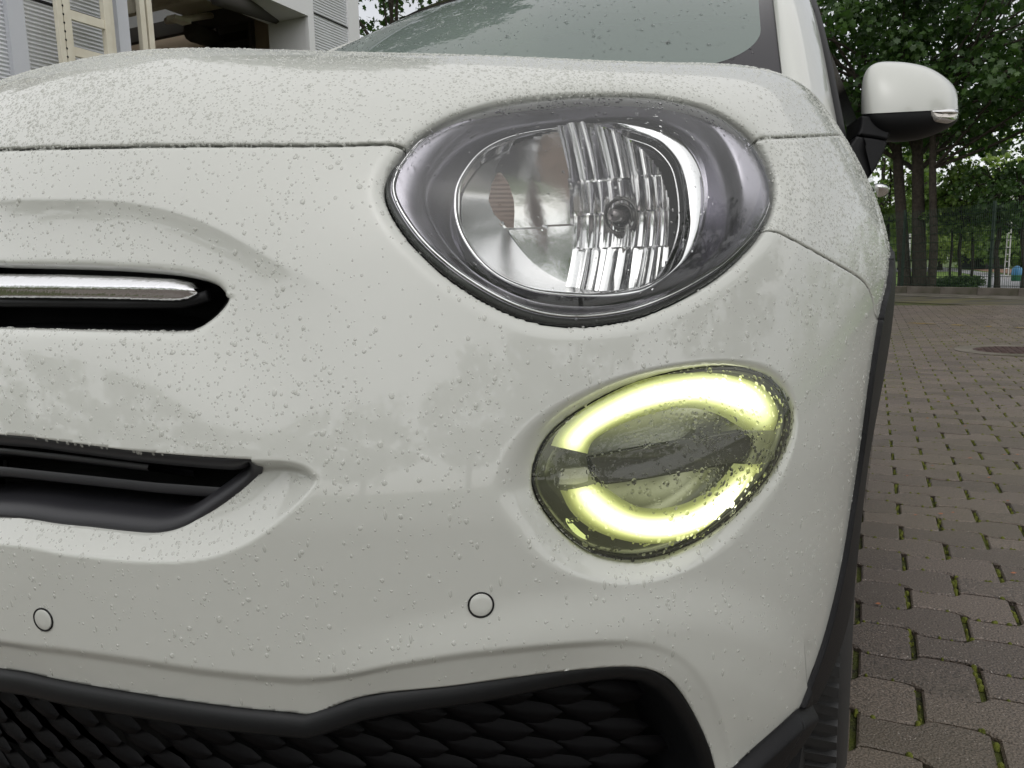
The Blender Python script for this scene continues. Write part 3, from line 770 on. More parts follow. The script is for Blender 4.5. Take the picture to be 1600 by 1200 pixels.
def ground_mat(name, c1, c2, scale, rough=.85, c3=None, s3=3, bumps=None, fac3=.5):
    m = mat(name, c1, rough, noise=(scale, c2), bump=bumps); t = m.node_tree
    if c3:
        b = t.nodes['Principled BSDF']; old = b.inputs['Base Color'].links[0].from_socket
        tc = t.nodes.new('ShaderNodeTexCoord'); n = t.nodes.new('ShaderNodeTexNoise'); n.inputs['Scale'].default_value = s3; n.inputs['Detail'].default_value = 8
        r = t.nodes.new('ShaderNodeValToRGB'); r.color_ramp.elements[0].position = fac3-.08; r.color_ramp.elements[1].position = fac3+.1
        mx = t.nodes.new('ShaderNodeMixRGB'); mx.inputs[2].default_value = (*c3, 1)
        t.links.new(tc.outputs['Object'], n.inputs['Vector']); t.links.new(n.outputs['Fac'], r.inputs[0]); t.links.new(r.outputs[0], mx.inputs[0]); t.links.new(old, mx.inputs[1]); t.links.new(mx.outputs[0], b.inputs['Base Color'])
    return m
def plane(name, pts, z, material, kind='structure', parent=None):
    o = mesh_np(name, [(x, y, z) for x, y in pts], [np.arange(len(pts))[None]], material, parent, False)
    if kind: o['kind'] = kind
    return o
M_JOINT = ground_mat('joint_moss', (.020, .018, .012), (.045, .05, .012), 60, .95, (.075, .090, .010), 9, (140, 1, .01), .52)
M_LAND = ground_mat('grass_ground', (.045, .075, .018), (.09, .13, .03), 3, .95, None, 3, (30, .6, .05))
KDIR = math.radians(-2.5)
def kp(px, dy=0):      # a point on the ground line of the far kerb
    return at_z(np.array([px, 461.]), 0)
KL = at_z(np.array([1392., 457.]), 0); KR = at_z(np.array([1600., 463.]), 0)
kd = (KR-KL)/np.linalg.norm(KR-KL); kn = np.array([-kd[1], kd[0], 0])      # along and beyond the kerb
print('kerb', KL, KR, np.linalg.norm(KR-KL))
def kpt(s, n, z=0): return KL+kd*s+kn*n+np.array([0, 0, z])
plane('ground', [(-600, -600), (600, -600), (600, 900), (-600, 900)], -.06, M_LAND)
yard = [(-7.2, -9), (14, -9), tuple(kpt(14, -.02)[:2]), tuple(kpt(-16, -.02)[:2])]
pav = plane('pavement', yard, -.012, M_JOINT)
# pavers: rows run across the car, wavy long edges
PL, PW = .225, .1275
def wave(u, s):
    v = np.sin(2*PI*u); return s*.0145*np.tanh(3.2*v)/math.tanh(3.2)
def paver_geo(seg=16, simple=False):
    hx = PL/2-.0058; t = np.linspace(-hx, hx, seg+1)
    top = np.stack([t, PW/2-.003+wave(t/PL+.25*0, 1)], 1); bot = np.stack([t, -PW/2+.003+wave(t/PL, -1)], 1)[::-1]
    L = np.concatenate([top, bot]); n = len(L)
    c = L.mean(0); d = L-c; ins_ = L-np.sign(d)*np.array([.004, .004])
    if simple:
        V = np.concatenate([np.c_[L, np.full(n, -.006)], np.c_[ins_, np.zeros(n)]])
    else:
        V = np.concatenate([np.c_[L, np.full(n, -.012)], np.c_[L, np.full(n, -.0035)], np.c_[ins_, np.zeros(n)]])
    k = len(V)//n
    fs = []
    for r in range(k-1):
        i = np.arange(n); j = (i+1) % n; fs.append(np.stack([r*n+j, r*n+i, (r+1)*n+i, (r+1)*n+j], 1))
    h = n//2; i = np.arange(h-1); b = (k-1)*n
    cap = np.stack([b+i, b+n-1-i, b+n-2-i, b+i+1], 1)
    return V, np.concatenate(fs+[cap])
def paver_material():
    m = bpy.data.materials.new('paver_stone'); m.use_nodes = True; t = m.node_tree; b = t.nodes['Principled BSDF']
    oi = t.nodes.new('ShaderNodeObjectInfo'); geo = t.nodes.new('ShaderNodeNewGeometry')
    at = t.nodes.new('ShaderNodeAttribute'); at.attribute_name = 'rnd'
    ad = t.nodes.new('ShaderNodeMath'); ad.operation = 'ADD'; t.links.new(oi.outputs['Random'], ad.inputs[0]); t.links.new(at.outputs['Fac'], ad.inputs[1])
    fr = t.nodes.new('ShaderNodeMath'); fr.operation = 'FRACT'; t.links.new(ad.outputs[0], fr.inputs[0])
    r = t.nodes.new('ShaderNodeValToRGB'); r.color_ramp.elements[0].color = (.078, .063, .053, 1); r.color_ramp.elements[1].color = (.132, .107, .090, 1)
    t.links.new(fr.outputs[0], r.inputs[0])
    n = t.nodes.new('ShaderNodeTexNoise'); n.inputs['Scale'].default_value = 260; n.inputs['Detail'].default_value = 3; t.links.new(geo.outputs['Position'], n.inputs['Vector'])
    r2 = t.nodes.new('ShaderNodeValToRGB'); r2.color_ramp.elements[0].position = .3; r2.color_ramp.elements[0].color = (.16, .16, .16, 1); r2.color_ramp.elements[1].position = .68; r2.color_ramp.elements[1].color = (1.9, 1.85, 1.8, 1)
    t.links.new(n.outputs['Fac'], r2.inputs[0])
    mx = t.nodes.new('ShaderNodeMixRGB'); mx.blend_type = 'MULTIPLY'; mx.inputs[0].default_value = 1; t.links.new(r.outputs[0], mx.inputs[1]); t.links.new(r2.outputs[0], mx.inputs[2])
    # pale grit
    vo = t.nodes.new('ShaderNodeTexVoronoi'); vo.inputs['Scale'].default_value = 120; t.links.new(geo.outputs['Position'], vo.inputs['Vector'])
    r3 = t.nodes.new('ShaderNodeValToRGB'); r3.color_ramp.elements[0].position = .10; r3.color_ramp.elements[0].color = (1, 1, 1, 1); r3.color_ramp.elements[1].position = .20; r3.color_ramp.elements[1].color = (0, 0, 0, 1)
    t.links.new(vo.outputs['Distance'], r3.inputs[0])
    vr = t.nodes.new('ShaderNodeMath'); vr.operation = 'GREATER_THAN'; vr.inputs[1].default_value = .72
    sp = t.nodes.new('ShaderNodeSeparateColor'); t.links.new(vo.outputs['Color'], sp.inputs[0]); t.links.new(sp.outputs[0], vr.inputs[0])
    mm = t.nodes.new('ShaderNodeMath'); mm.operation = 'MULTIPLY'; t.links.new(r3.outputs[0], mm.inputs[0]); t.links.new(vr.outputs[0], mm.inputs[1])
    m3 = t.nodes.new('ShaderNodeMixRGB'); m3.inputs[2].default_value = (.42, .38, .34, 1); t.links.new(mm.outputs[0], m3.inputs[0]); t.links.new(mx.outputs[0], m3.inputs[1])
    # broad worn and mossy patches
    n4 = t.nodes.new('ShaderNodeTexNoise'); n4.inputs['Scale'].default_value = 1.1; n4.inputs['Detail'].default_value = 5; t.links.new(geo.outputs['Position'], n4.inputs['Vector'])
    r4 = t.nodes.new('ShaderNodeValToRGB'); r4.color_ramp.elements[0].position = .42; r4.color_ramp.elements[0].color = (0, 0, 0, 1); r4.color_ramp.elements[1].position = .72; r4.color_ramp.elements[1].color = (.5, .5, .5, 1)
    t.links.new(n4.outputs['Fac'], r4.inputs[0])
    m4 = t.nodes.new('ShaderNodeMixRGB'); m4.inputs[2].default_value = (.125, .105, .062, 1); t.links.new(r4.outputs[0], m4.inputs[0]); t.links.new(m3.outputs[0], m4.inputs[1])
    t.links.new(m4.outputs[0], b.inputs['Base Color'])
    b.inputs['Roughness'].default_value = .42
    bp = t.nodes.new('ShaderNodeBump'); bp.inputs['Strength'].default_value = .7; bp.inputs['Distance'].default_value = .005; t.links.new(n.outputs['Fac'], bp.inputs['Height']); t.links.new(bp.outputs[0], b.inputs['Normal'])
    return m
M_PAV = paver_material()
pv, pf = paver_geo()
me_p = mesh_np('paver', pv, [pf], M_PAV, None, False).data
bpy.data.objects.remove(bpy.data.objects['paver'])
cand = []
for r in range(-40, 170):
    y = r*PW
    for c in range(-8, 60):
        x = c*PL+(r % 2)*PL/2+.07
        if (np.array([x, y, 0])-KL) @ kn > -1.35: continue
        if x > 9: continue
        P = np.array([x, y, 0.]); dz = (P-CAM) @ FW
        if dz < .3: cand.append((9e9, x, y, r)); continue
        q = proj(P)
        vis = 1290 < q[0] < 1640 and q[1] < 1240
        cand.append((dz if vis else 1e6+dz, x, y, r))
cand.sort()
def flip_geo(r): return -1 if r % 2 else 1
simple_v, simple_f = paver_geo(6, True)
bulk = []; bulk_rnd = []
for k, (dz, x, y, r) in enumerate(cand):
    jz, ja = rng.normal(0, .0012), rng.normal(0, .006)
    if k < 300 and dz < 1e6:
        o = bpy.data.objects.new('paver', me_p); COL.objects.link(o); o.location = (x, y, jz); o.rotation_euler = (rng.normal(0, .006), rng.normal(0, .005), ja); put(o, pav)
    elif x < 7 and y < 15:
        v = simple_v.copy(); v[:, 0] += x; v[:, 1] += y; v[:, 2] += jz
        bulk.append((v, [simple_f])); bulk_rnd += [rng.random()]*len(simple_f)
ob = joinmesh('paver_field', bulk, M_PAV, pav); ob['kind'] = 'stuff'
at_ = ob.data.attributes.new('rnd', 'FLOAT', 'FACE'); at_.data.foreach_set('value', np.array(bulk_rnd, np.float32)[:len(ob.data.polygons)])
# moss cushions standing in the joints
M_MOSS = mat('moss', (.075, .088, .010), .95, noise=(90, (.135, .15, .018)), bump=(400, 1, .004))
tuft = []
for k, (dz, x, y, r) in enumerate(cand[:420]):
    for _ in range(9):
        if rng.random() < .5: px_, py_ = x+PL/2+rng.normal(0, .003), y+rng.uniform(-.5, .5)*PW*.9
        else: px_, py_ = x+rng.uniform(-.5, .5)*PL, 0; py_ = y+PW/2+wave((px_-x)/PL, 1)+rng.normal(0, .0015)
        if px_ < .80 and y < 1.2: continue
        s = rng.uniform(.0025, .0075)
        an = np.arange(6)/6*2*PI
        lift = 0 if abs(px_-x-PL/2) < .012 else .0028
        V = np.concatenate([np.c_[px_+np.cos(an)*s, py_+np.sin(an)*s*rng.uniform(.8, 2.4), np.full(6, -.010)], np.c_[px_+np.cos(an)*s*.7, py_+np.sin(an)*s*.9, np.full(6, -.004+s*.35+lift)], [[px_, py_, -.002+s*.5+lift]]])
        i = np.arange(6); j = (i+1) % 6
        tuft.append((V, [np.stack([i, j, j+6, i+6], 1), np.stack([i+6, j+6, np.full(6, 12)], 1)]))
ob = joinmesh('moss', tuft, M_MOSS, pav, True); ob['kind'] = 'stuff'
# fallen leaf and scraps
M_LITTER = mat('litter', (.30, .12, .06), .7)
lit = []
for k in range(90):
    d = rng.uniform(1.5, 12); p = at_d(np.array([rng.uniform(1340, 1610), 700.]), d); s = rng.uniform(.003, .009)
    if p[0] < .9: continue
    V = [(p[0]-s, p[1], .003), (p[0], p[1]-s*.6, .004), (p[0]+s, p[1], .005), (p[0], p[1]+s*.6, .006)]; lit.append((V, [np.array([[0, 1, 2, 3]])]))
ob = joinmesh('leaf_litter', lit, M_LITTER); tag(ob, kind='stuff')
# strip of lighter paving before the kerb, drain, kerb stones
M_CONC = ground_mat('concrete', (.115, .10, .083), (.17, .15, .125), 9, .85, (.075, .07, .045), 2.2, (60, .4, .004), .5)
def strip(name, n0, n1, z, material, s0=-14, s1=14):
    q = [kpt(s0, n0), kpt(s1, n0), kpt(s1, n1), kpt(s0, n1)]; return plane(name, [tuple(p[:2]) for p in q], z, material)
strip('footway', -1.25, -.02, .004, M_CONC)
strip('gutter', -3.2, -1.25, -.002, ground_mat('wet_gutter', (.045, .04, .036), (.085, .075, .06), 2, .6, (.10, .09, .04), 1.2, (50, .4, .004), .5))
kerb = bpy.data.objects.new('kerb', None); COL.objects.link(kerb); kerb['kind'] = 'structure'; kerb.location = kpt(0, .06)
sv, sf_ = boxg(-.495, .495, -.06, .06, -.05, .16)
ks = mesh_np('kerb_stone', sv, sf_, M_CONC, None, False); kme = ks.data; bpy.data.objects.remove(ks)
for k in range(-12, 14):
    o = bpy.data.objects.new('kerb_stone', kme); COL.objects.link(o); o.location = kpt(k, .06+rng.normal(0, .004)); o.rotation_euler = (0, 0, math.atan2(kd[1], kd[0])); put(o, kerb)
    m = o.modifiers.new('bevel', 'BEVEL'); m.width = .012
# worn yellow line
M_YEL = ground_mat('worn_yellow', (.38, .26, .03), (.10, .085, .06), 7, .8)
ya, yb_ = at_z(np.array([1420., 505.]), 0), at_z(np.array([1640., 515.]), 0); yd = (yb_-ya)/np.linalg.norm(yb_-ya); yn = np.array([-yd[1], yd[0], 0])
yl = []
for s0, s1 in ((0, .35), (.55, .7), (.95, 1.0), (1.25, 2.0), (2.1, 3.0)):
    q = [ya+yd*s0-yn*.045, ya+yd*s1-yn*.045, ya+yd*s1+yn*.045, ya+yd*s0+yn*.045]; yl.append(([tuple(p[:2])+(.006,) for p in q], [np.array([[0, 1, 2, 3]])]))
o = joinmesh('yellow_line', yl, M_YEL); o['kind'] = 'structure'
# manhole
mc = at_z(np.array([1583., 548.]), 0)
MH = thing('manhole_cover', 'round rusty iron manhole cover in the brick paving', 'manhole cover', tuple(mc))
M_IRON = mat('cast_iron', (.055, .035, .032), .6, .4, noise=(40, (.085, .05, .042)), bump=(120, 1, .004))
revolve('frame', [(.345, -.004), (.345, .008), (.318, .008), (.312, .003)], mc, (0, 0, 1), M_CONC, MH, 40, False)
revolve('lid', [(.310, 0), (.306, .007), (.05, .0085), (.001, .0085)], mc, (0, 0, 1), M_IRON, MH, 40, False)
rb = [boxg(mc[0]+x-.018, mc[0]+x+.018, mc[1]+y-.018, mc[1]+y+.018, .008, .013) for x in np.arange(-.26, .27, .055) for y in np.arange(-.26, .27, .055) if x*x+y*y < .072]
o = joinmesh('tread', rb, M_IRON, MH); o['kind'] = 'stuff'
revolve('apron', [(.46, -.004), (.46, .0075), (.347, .0075)], mc, (0, 0, 1), M_CONC, MH, 40, False)

# ------------------------------------------------------------------ behind the fence
def kback(px, y, n):   # point where a pixel's ray meets the upright plane n metres beyond the kerb
    d = ray(np.array([px, y], float)); t = ((KL+kn*n-CAM) @ kn)/(d @ kn); return CAM+d*t
M_GREENWIRE = mat('green_wire', (.012, .03, .018), .45)
FEN = thing('wire_fence', 'dark green welded wire mesh fence standing on the far kerb', 'fence', tuple(kpt(0, .12)))
w = []
FH = 1.98
for s in np.arange(-8, 12, .05): w.append(tubeg([kpt(s, .14, .12), kpt(s, .14, FH)], .0045, 3))
o = joinmesh('upright_wires', w, M_GREENWIRE, FEN); o['kind'] = 'stuff'
for z in np.arange(.2, FH, .2):
    o = joinmesh('cross_wire', [tubeg([kpt(-8, .134, z), kpt(12, .134, z)], .006, 4)], M_GREENWIRE, FEN)
for s in np.arange(-7.35, 12, 2.5):
    V, f = boxg(-.03, .03, -.02, .02, 0, FH+.05); o = mesh_np('post', V, f, M_GREENWIRE, None, False); o.location = kpt(s, .18); o.rotation_euler = (0, 0, math.atan2(kd[1], kd[0])); put(o, FEN)
# lawn, road, earth
M_ROAD = ground_mat('asphalt', (.20, .20, .21), (.25, .25, .26), 4, .7, None, 3, (80, .3, .01))
M_EARTH = ground_mat('red_earth', (.20, .11, .075), (.26, .16, .11), 2, .9)
M_LAWN = ground_mat('lawn', (.10, .17, .025), (.15, .24, .04), 2, .9, None, 3, (60, 1, .05))
strip('lawn', .2, 60, -.03, M_LAWN, -30, 40)
def quad_on(px, z, name, material, kind='structure'):
    q = at_z(np.array(px, float), z); return plane(name, [tuple(p[:2]) for p in q], z, material, kind)
# ------------------------------------------------------------------ trees
def leaf_mat(name, c1, c2, trans=.35):
    m = bpy.data.materials.new(name); m.use_nodes = True; t = m.node_tree; b = t.nodes['Principled BSDF']
    at = t.nodes.new('ShaderNodeAttribute'); at.attribute_name = 'rnd'
    r = t.nodes.new('ShaderNodeValToRGB'); r.color_ramp.elements[0].color = (*c1, 1); r.color_ramp.elements[1].color = (*c2, 1)
    t.links.new(at.outputs['Fac'], r.inputs[0]); t.links.new(r.outputs[0], b.inputs['Base Color']); b.inputs['Roughness'].default_value = .42
    tl = t.nodes.new('ShaderNodeBsdfTranslucent'); mx = t.nodes.new('ShaderNodeMixShader'); mx.inputs[0].default_value = trans
    hs_ = t.nodes.new('ShaderNodeHueSaturation'); hs_.inputs['Value'].default_value = 1.5; hs_.inputs['Saturation'].default_value = 1.1; t.links.new(r.outputs[0], hs_.inputs['Color']); t.links.new(hs_.outputs[0], tl.inputs[0])
    out = [n for n in t.nodes if n.type == 'OUTPUT_MATERIAL'][0]
    t.links.new(b.outputs[0], mx.inputs[1]); t.links.new(tl.outputs[0], mx.inputs[2]); t.links.new(mx.outputs[0], out.inputs[0]); return m
LEAF = np.array([(0, -.5), (.22, -.32), (.5, -.22), (.30, 0), (.46, .26), (.16, .22), (0, .5), (-.16, .22), (-.46, .26), (-.30, 0), (-.5, -.22), (-.22, -.32)])
def leaves(name, C, N, size, material, parent, up=.5):
    """maple-like leaf faces at the points C facing roughly N"""
    n = len(C); nn = N+rng.normal(0, .55, (n, 3)); nn[:, 2] += up; nn /= np.linalg.norm(nn, axis=1, keepdims=True)
    t = rng.normal(0, 1, (n, 3)); t -= nn*(t*nn).sum(1, keepdims=True); t /= np.linalg.norm(t, axis=1, keepdims=True); b = np.cross(nn, t)
    s = size*rng.uniform(.6, 1.25, (n, 1, 1))
    k = len(LEAF); bend = -.25*np.abs(LEAF[:, 0])
    V = C[:, None]+(t[:, None]*LEAF[None, :, 0:1]+b[:, None]*LEAF[None, :, 1:2]+nn[:, None]*bend[None, :, None])*s
    f = np.arange(n*k).reshape(n, k)
    o = mesh_np(name, V.reshape(-1, 3), [f], material, parent, False)
    at = o.data.attributes.new('rnd', 'FLOAT', 'FACE'); cl = np.clip(rng.normal(.45, .28, n), 0, 1).astype(np.float32)
    if len(o.data.polygons) == n: at.data.foreach_set('value', cl)
    return o
def clumps(centres, radii, per, squash=.6):
    C = []; N = []
    for c, r in zip(centres, radii):
        d = rng.normal(0, 1, (per, 3)); d /= np.linalg.norm(d, axis=1, keepdims=True)
        rr = r*rng.uniform(.25, 1, (per, 1))**.6; p = d*rr; p[:, 2] *= squash
        C.append(np.asarray(c)+p); N.append(d)
    return np.concatenate(C), np.concatenate(N)
M_BARK = mat('bark', (.035, .028, .022), .9, noise=(14, (.065, .052, .040)), bump=(22, 1, .03))
M_BARK2 = mat('bark_dark', (.022, .018, .014), .9, noise=(20, (.04, .032, .025)), bump=(30, 1, .02))
M_LEAF_D = leaf_mat('maple_leaf', (.024, .058, .015), (.072, .135, .030))
M_LEAF_M = leaf_mat('young_leaf', (.06, .115, .022), (.15, .225, .048))
M_LEAF_L = leaf_mat('light_leaf', (.125, .195, .036), (.235, .315, .07))
M_LEAF_B = leaf_mat('blue_leaf', (.05, .09, .055), (.11, .17, .09))
def limb(p0, p1, r0, r1, n=7, sag=.0, wob=.05):
    t = np.linspace(0, 1, n)[:, None]; P = np.asarray(p0)*(1-t)+np.asarray(p1)*t
    P[1:-1] += rng.normal(0, wob, (n-2, 3))*np.linalg.norm(np.asarray(p1)-np.asarray(p0))*.12
    P[:, 2] += sag*np.sin(t[:, 0]*PI)
    return tubeg(P, np.linspace(r0, r1, n), 8), P
def tree(name, label, base, top, r0, crown, nclump, per, csize, lsize, lmat, bark=None, group=None, trunk_pts=None, nl=9, cat='tree', squash=.6, cbot=None):
    """crown = (centre, (rx, ry, rz)); trunk to 'top' with limbs to the clumps"""
    T = thing(name, label, cat, tuple(base), group)
    base = np.asarray(base, float); top = np.asarray(top, float)
    if trunk_pts is None:
        t = np.linspace(0, 1, 10)[:, None]; P = base*(1-t)+top*t; P[2:-1] += rng.normal(0, .03, (7, 3))*np.array([1, 1, .2])
    else: P = dens(np.array(trunk_pts, float), .4)
    rr = np.linspace(r0, r0*.55, len(P)); rr[0] *= 1.25
    geos = [tubeg(P, rr, 12)]
    cc, cr = np.asarray(crown[0], float), np.asarray(crown[1], float)
    d = rng.normal(0, 1, (nclump, 3)); d /= np.linalg.norm(d, axis=1, keepdims=True)
    cen = cc+d*cr*rng.uniform(.35, 1, (nclump, 1))**.5
    if cbot is not None: cen[:, 2] = np.maximum(cen[:, 2], cbot+rng.uniform(0, .6, nclump))
    for c in cen[rng.permutation(nclump)[:nl]]:
        k = rng.integers(len(P)//2, len(P)); geos.append(limb(P[k], c, rr[k]*.5, .012)[0])
    joinmesh('trunk', geos, bark or M_BARK, T, True)
    C, N = clumps(cen, csize*rng.uniform(.6, 1.2, nclump), per, squash)
    o = leaves('crown', C, N, lsize, lmat, T); o['kind'] = 'stuff'
    return T
# three old maples standing close together at the kerb
M1a, M1b = kback(1415, 450, .75), kback(1404, 270, .75)
M2a, M2b = kback(1437, 450, .95), kback(1434, 265, .95)
M3a, M3m, M3b = kback(1454, 450, .7), kback(1459, 380, .7), kback(1457, 270, .7)
def zset(p, z): p = p.copy(); p[2] = z; return p
def up_from(a, b, z):
    t = (z-a[2])/(b[2]-a[2]); return a+(b-a)*t
lab = ['thick leaning maple trunk nearest the car, dark leafy crown above', 'thickest maple in the middle of the three trunks behind the fence', 'slimmer bowed maple, right one of the three trunks behind the fence']
for k, (a_, b_, r_, ex) in enumerate(((M1a, M1b, .16, None), (M2a, M2b, .18, None), (M3a, M3b, .105, M3m))):
    a0 = zset(a_, -.03); t0 = up_from(a_, b_, 5.5)
    pts = [a0, up_from(a_, b_, 1.3) if ex is None else ex, up_from(a_, b_, 3), t0]
    cc = t0+np.array([(-2.2, .6, 3.4)[k], (-.8, 2.2, -.6)[k], (.9, 1.2, .7)[k]])
    tree('maple_tree', lab[k], a0, t0, r_, (cc, ((4.2, 4.0, 4.6)[k], 3.2, 3.2)), 210, 62, .78, .17, M_LEAF_D, None, 'three maples behind the fence', pts, 18, cbot=2.45)
# slender young trees between the maples and the path
young = [(1484, 448, 1.6, .035, 1.7, 'thin sapling just right of the maple trunks, over the low hedge', 1490, 300),
         (1500, 448, 2.0, .045, 2.4, 'young green tree over the low hedge, leafy from low down', 1500, 262),
         (1517, 452, 2.3, .04, 2.3, 'slender young tree in front of the shed, pale at its foot', 1524, 270),
         (1558, 453, 1.3, .065, 2.6, 'dark slim branching tree in front of the asphalt path', 1560, 262),
         (1598, 455, 1.2, .05, 2.0, 'thin tree at the right edge of the picture by the fence', 1601, 280),
         (1388, 440, 2.6, .05, 2.2, 'slim tree with yellow green leaves just beside the car', 1391, 262)]
for k, (px0, py0, n_, r_, cr_, lb, px1, py1) in enumerate(young):
    a0 = zset(kback(px0, py0, n_), -.03); b0 = kback(px1, py1, n_)
    cc = a0*.30+b0*.70; cc[2] = max(cc[2], 2.1)
    tree('young_tree', lb, a0, b0, r_, (cc, (.75, .8, 1.15)), 34, 34, .34, .105, (M_LEAF_M if k not in (3, 4) else M_LEAF_D), M_BARK2, 'young trees behind the fence', None, 22, cbot=.9 if k == 1 else 1.5)
# bushy trees far behind, filling the view between the trunks
far = [(1250, 30, 16, 5.5, 4.6, M_LEAF_D, 'dense dark tree seen above the bonnet\'s right end, behind the screen pillar'),
       (1330, 24, 12, 5.0, 4.0, M_LEAF_L, 'yellow green tree behind the door mirror arm'),
       (1438, 25, 14, 11.5, 4.6, M_LEAF_L, 'tall light green tree directly behind the three maple trunks'),
       (1372, 20, 12, 9.0, 3.6, M_LEAF_M, 'tall mid green tree just left of the maples, behind the car\'s mirror arm'),
       (1405, 33, 14, 5.0, 4.3, M_LEAF_L, 'light green bushy tree seen between the left and middle trunks'),
       (1468, 30, 13, 4.6, 3.6, M_LEAF_L, 'light yellow green tree right of the three trunks'),
       (1510, 38, 15, 6.0, 5.0, M_LEAF_M, 'mid green tree rising behind the shed roof'),
       (1565, 42, 17, 7.6, 4.8, M_LEAF_B, 'blue green conifer like tree behind the lattice pole'),
       (1625, 36, 16, 6.2, 4.4, M_LEAF_B, 'blue green spreading tree at the right edge behind the wires'),
       (1590, 20, 11, 3.2, 1.6, M_LEAF_M, 'olive green bush beside the waste container')]
for px0, n_, per_, h_, cr_, lm, lb in far:
    a0 = zset(kback(px0, 430, n_), -.03); t0 = a0+np.array([0, 0, h_*.75])
    tree('bushy_tree', lb, a0, t0, .16, (a0+np.array([0, 0, h_*.55]), (cr_, cr_*.8, h_*.48)), 110, 40, .85, .26, lm, M_BARK2, 'bushy trees beyond the fence', None, 8, cbot=.5)
# more of the wood, too far to tell apart
C = []; N = []
for k in range(260):
    p = kpt(rng.uniform(-42, 36), rng.uniform(46, 62)); p[2] = rng.uniform(.8, 15)
    c_, n_ = clumps([p], [2.6], 60, .8); C.append(c_); N.append(n_)
o = leaves('distant_wood', np.concatenate(C), np.concatenate(N), .5, M_LEAF_L, None); tag(o, kind='stuff')
# low hedge and lawn edge, path, earth, shed, pole, container
HG = thing('low_hedge', 'low clipped hedge behind the fence between trunks and path', 'hedge', tuple(kback(1495, 448, .8)))
hc = []
for k in range(26):
    p = kback(1464+63*k/25, 450, 1.2+rng.uniform(-.2, .4)); p[2] = .12+rng.uniform(0, .16); hc.append(p)
C, N = clumps(hc, [.20]*26, 150, .7)
o = leaves('foliage', C, N, .055, M_LEAF_D, HG); o['kind'] = 'stuff'
quad_on([(1526, 455), (1602, 470), (1602, 434), (1575, 430), (1552, 426), (1533, 425)], -.02, 'asphalt_path', M_ROAD)
quad_on([(1400, 419), (1470, 417), (1530, 424), (1545, 427), (1530, 431), (1490, 424), (1400, 425)], -.015, 'far_road', M_ROAD)
quad_on([(1519, 421), (1560, 416.5), (1602, 424), (1602, 433), (1560, 425), (1540, 424)], -.012, 'earth_strip', M_EARTH)
sh = at_z(np.array([1538., 420.]), 0); sdx = RT*np.array([1, 1, 0]); sdx /= np.linalg.norm(sdx); sdy = np.array([-sdx[1], sdx[0], 0])
scale_ = ((sh-CAM) @ FW)/F_PX
SH = thing('shed', 'small dark shed with a pale blue roof beyond the path', 'shed', tuple(sh))
def rotbox(name, c, dx, dy, z0, z1, material, parent, ax_=sdx, ay_=sdy):
    V = np.array([c+ax_*sx*dx+ay_*sy*dy+np.array([0, 0, z]) for z in (z0, z1) for sy in (-1, 1) for sx in (-1, 1)]); V[:, 2] -= c[2]*0
    return mesh_np(name, V, [BOXF], material, parent, False)
rotbox('wall', sh, 18*scale_, 1.5, 0, 26*scale_, mat('shed_wall', (.018, .018, .02), .8), SH)
c2 = sh-sdx*16*scale_
M_ROOFB = mat('pale_roof', (.42, .50, .56), .5)
V = np.array([c2-sdx*13*scale_-sdy*1.2, c2+sdx*13*scale_-sdy*1.2, c2+sdx*8*scale_+sdy*1.2, c2-sdx*6*scale_+sdy*1.2]); V[:2, 2] = 25*scale_; V[2:, 2] = 40*scale_
mesh_np('roof', np.concatenate([V, V-np.array([0, 0, .08])]), [np.array([[0, 1, 2, 3], [7, 6, 5, 4], [0, 4, 5, 1], [1, 5, 6, 2], [2, 6, 7, 3], [3, 7, 4, 0]])], M_ROOFB, SH, False)
# lattice pole with lamp arm and wires
pb = at_z(np.array([1572., 436.]), -.02); sc_ = ((pb-CAM) @ FW)/F_PX
LP = thing('utility_pole', 'pale concrete lattice pole carrying wires and a lamp arm', 'utility pole', tuple(pb))
M_PALE = mat('pale_concrete', (.50, .49, .47), .8)
H_ = 152*sc_; geos = []
for sx in (-1, 1): geos.append(tubeg([pb+sdx*sx*3.2*sc_, pb+sdx*sx*1.7*sc_+np.array([0, 0, H_])], [1.1*sc_, .8*sc_], 6))
joinmesh('shaft', geos, M_PALE, LP)
for k in range(14):
    z = H_*(k+.5)/14; w_ = (3.2-1.5*(k+.5)/14)*sc_
    joinmesh('rung', [tubeg([pb-sdx*w_+np.array([0, 0, z]), pb+sdx*w_+np.array([0, 0, z])], .7*sc_, 5)], M_PALE, LP)
joinmesh('lamp_arm', [tubeg([pb+np.array([0, 0, H_*.84]), pb-sdx*22*sc_+np.array([0, 0, H_*.845])], .8*sc_, 6)], M_PALE, LP)
rotbox('lamp_head', pb-sdx*32*sc_+np.array([0, 0, H_*.84]), 10*sc_, .14, -.6*sc_, 1.4*sc_, M_PALE, LP)
for k in range(4):
    a_ = pb+np.array([0, 0, H_*(.98-.03*k)]); b_ = a_+sdx*30+sdy*(-6+k)+np.array([0, 0, 1.0-.4*k]); t = np.linspace(0, 1, 12)[:, None]
    P = a_*(1-t)+b_*t; P[:, 2] -= 1.2*np.sin(t[:, 0]*PI); joinmesh('wire', [tubeg(P, .35*sc_, 4)], mat('cable', (.22, .22, .22), .6), LP)
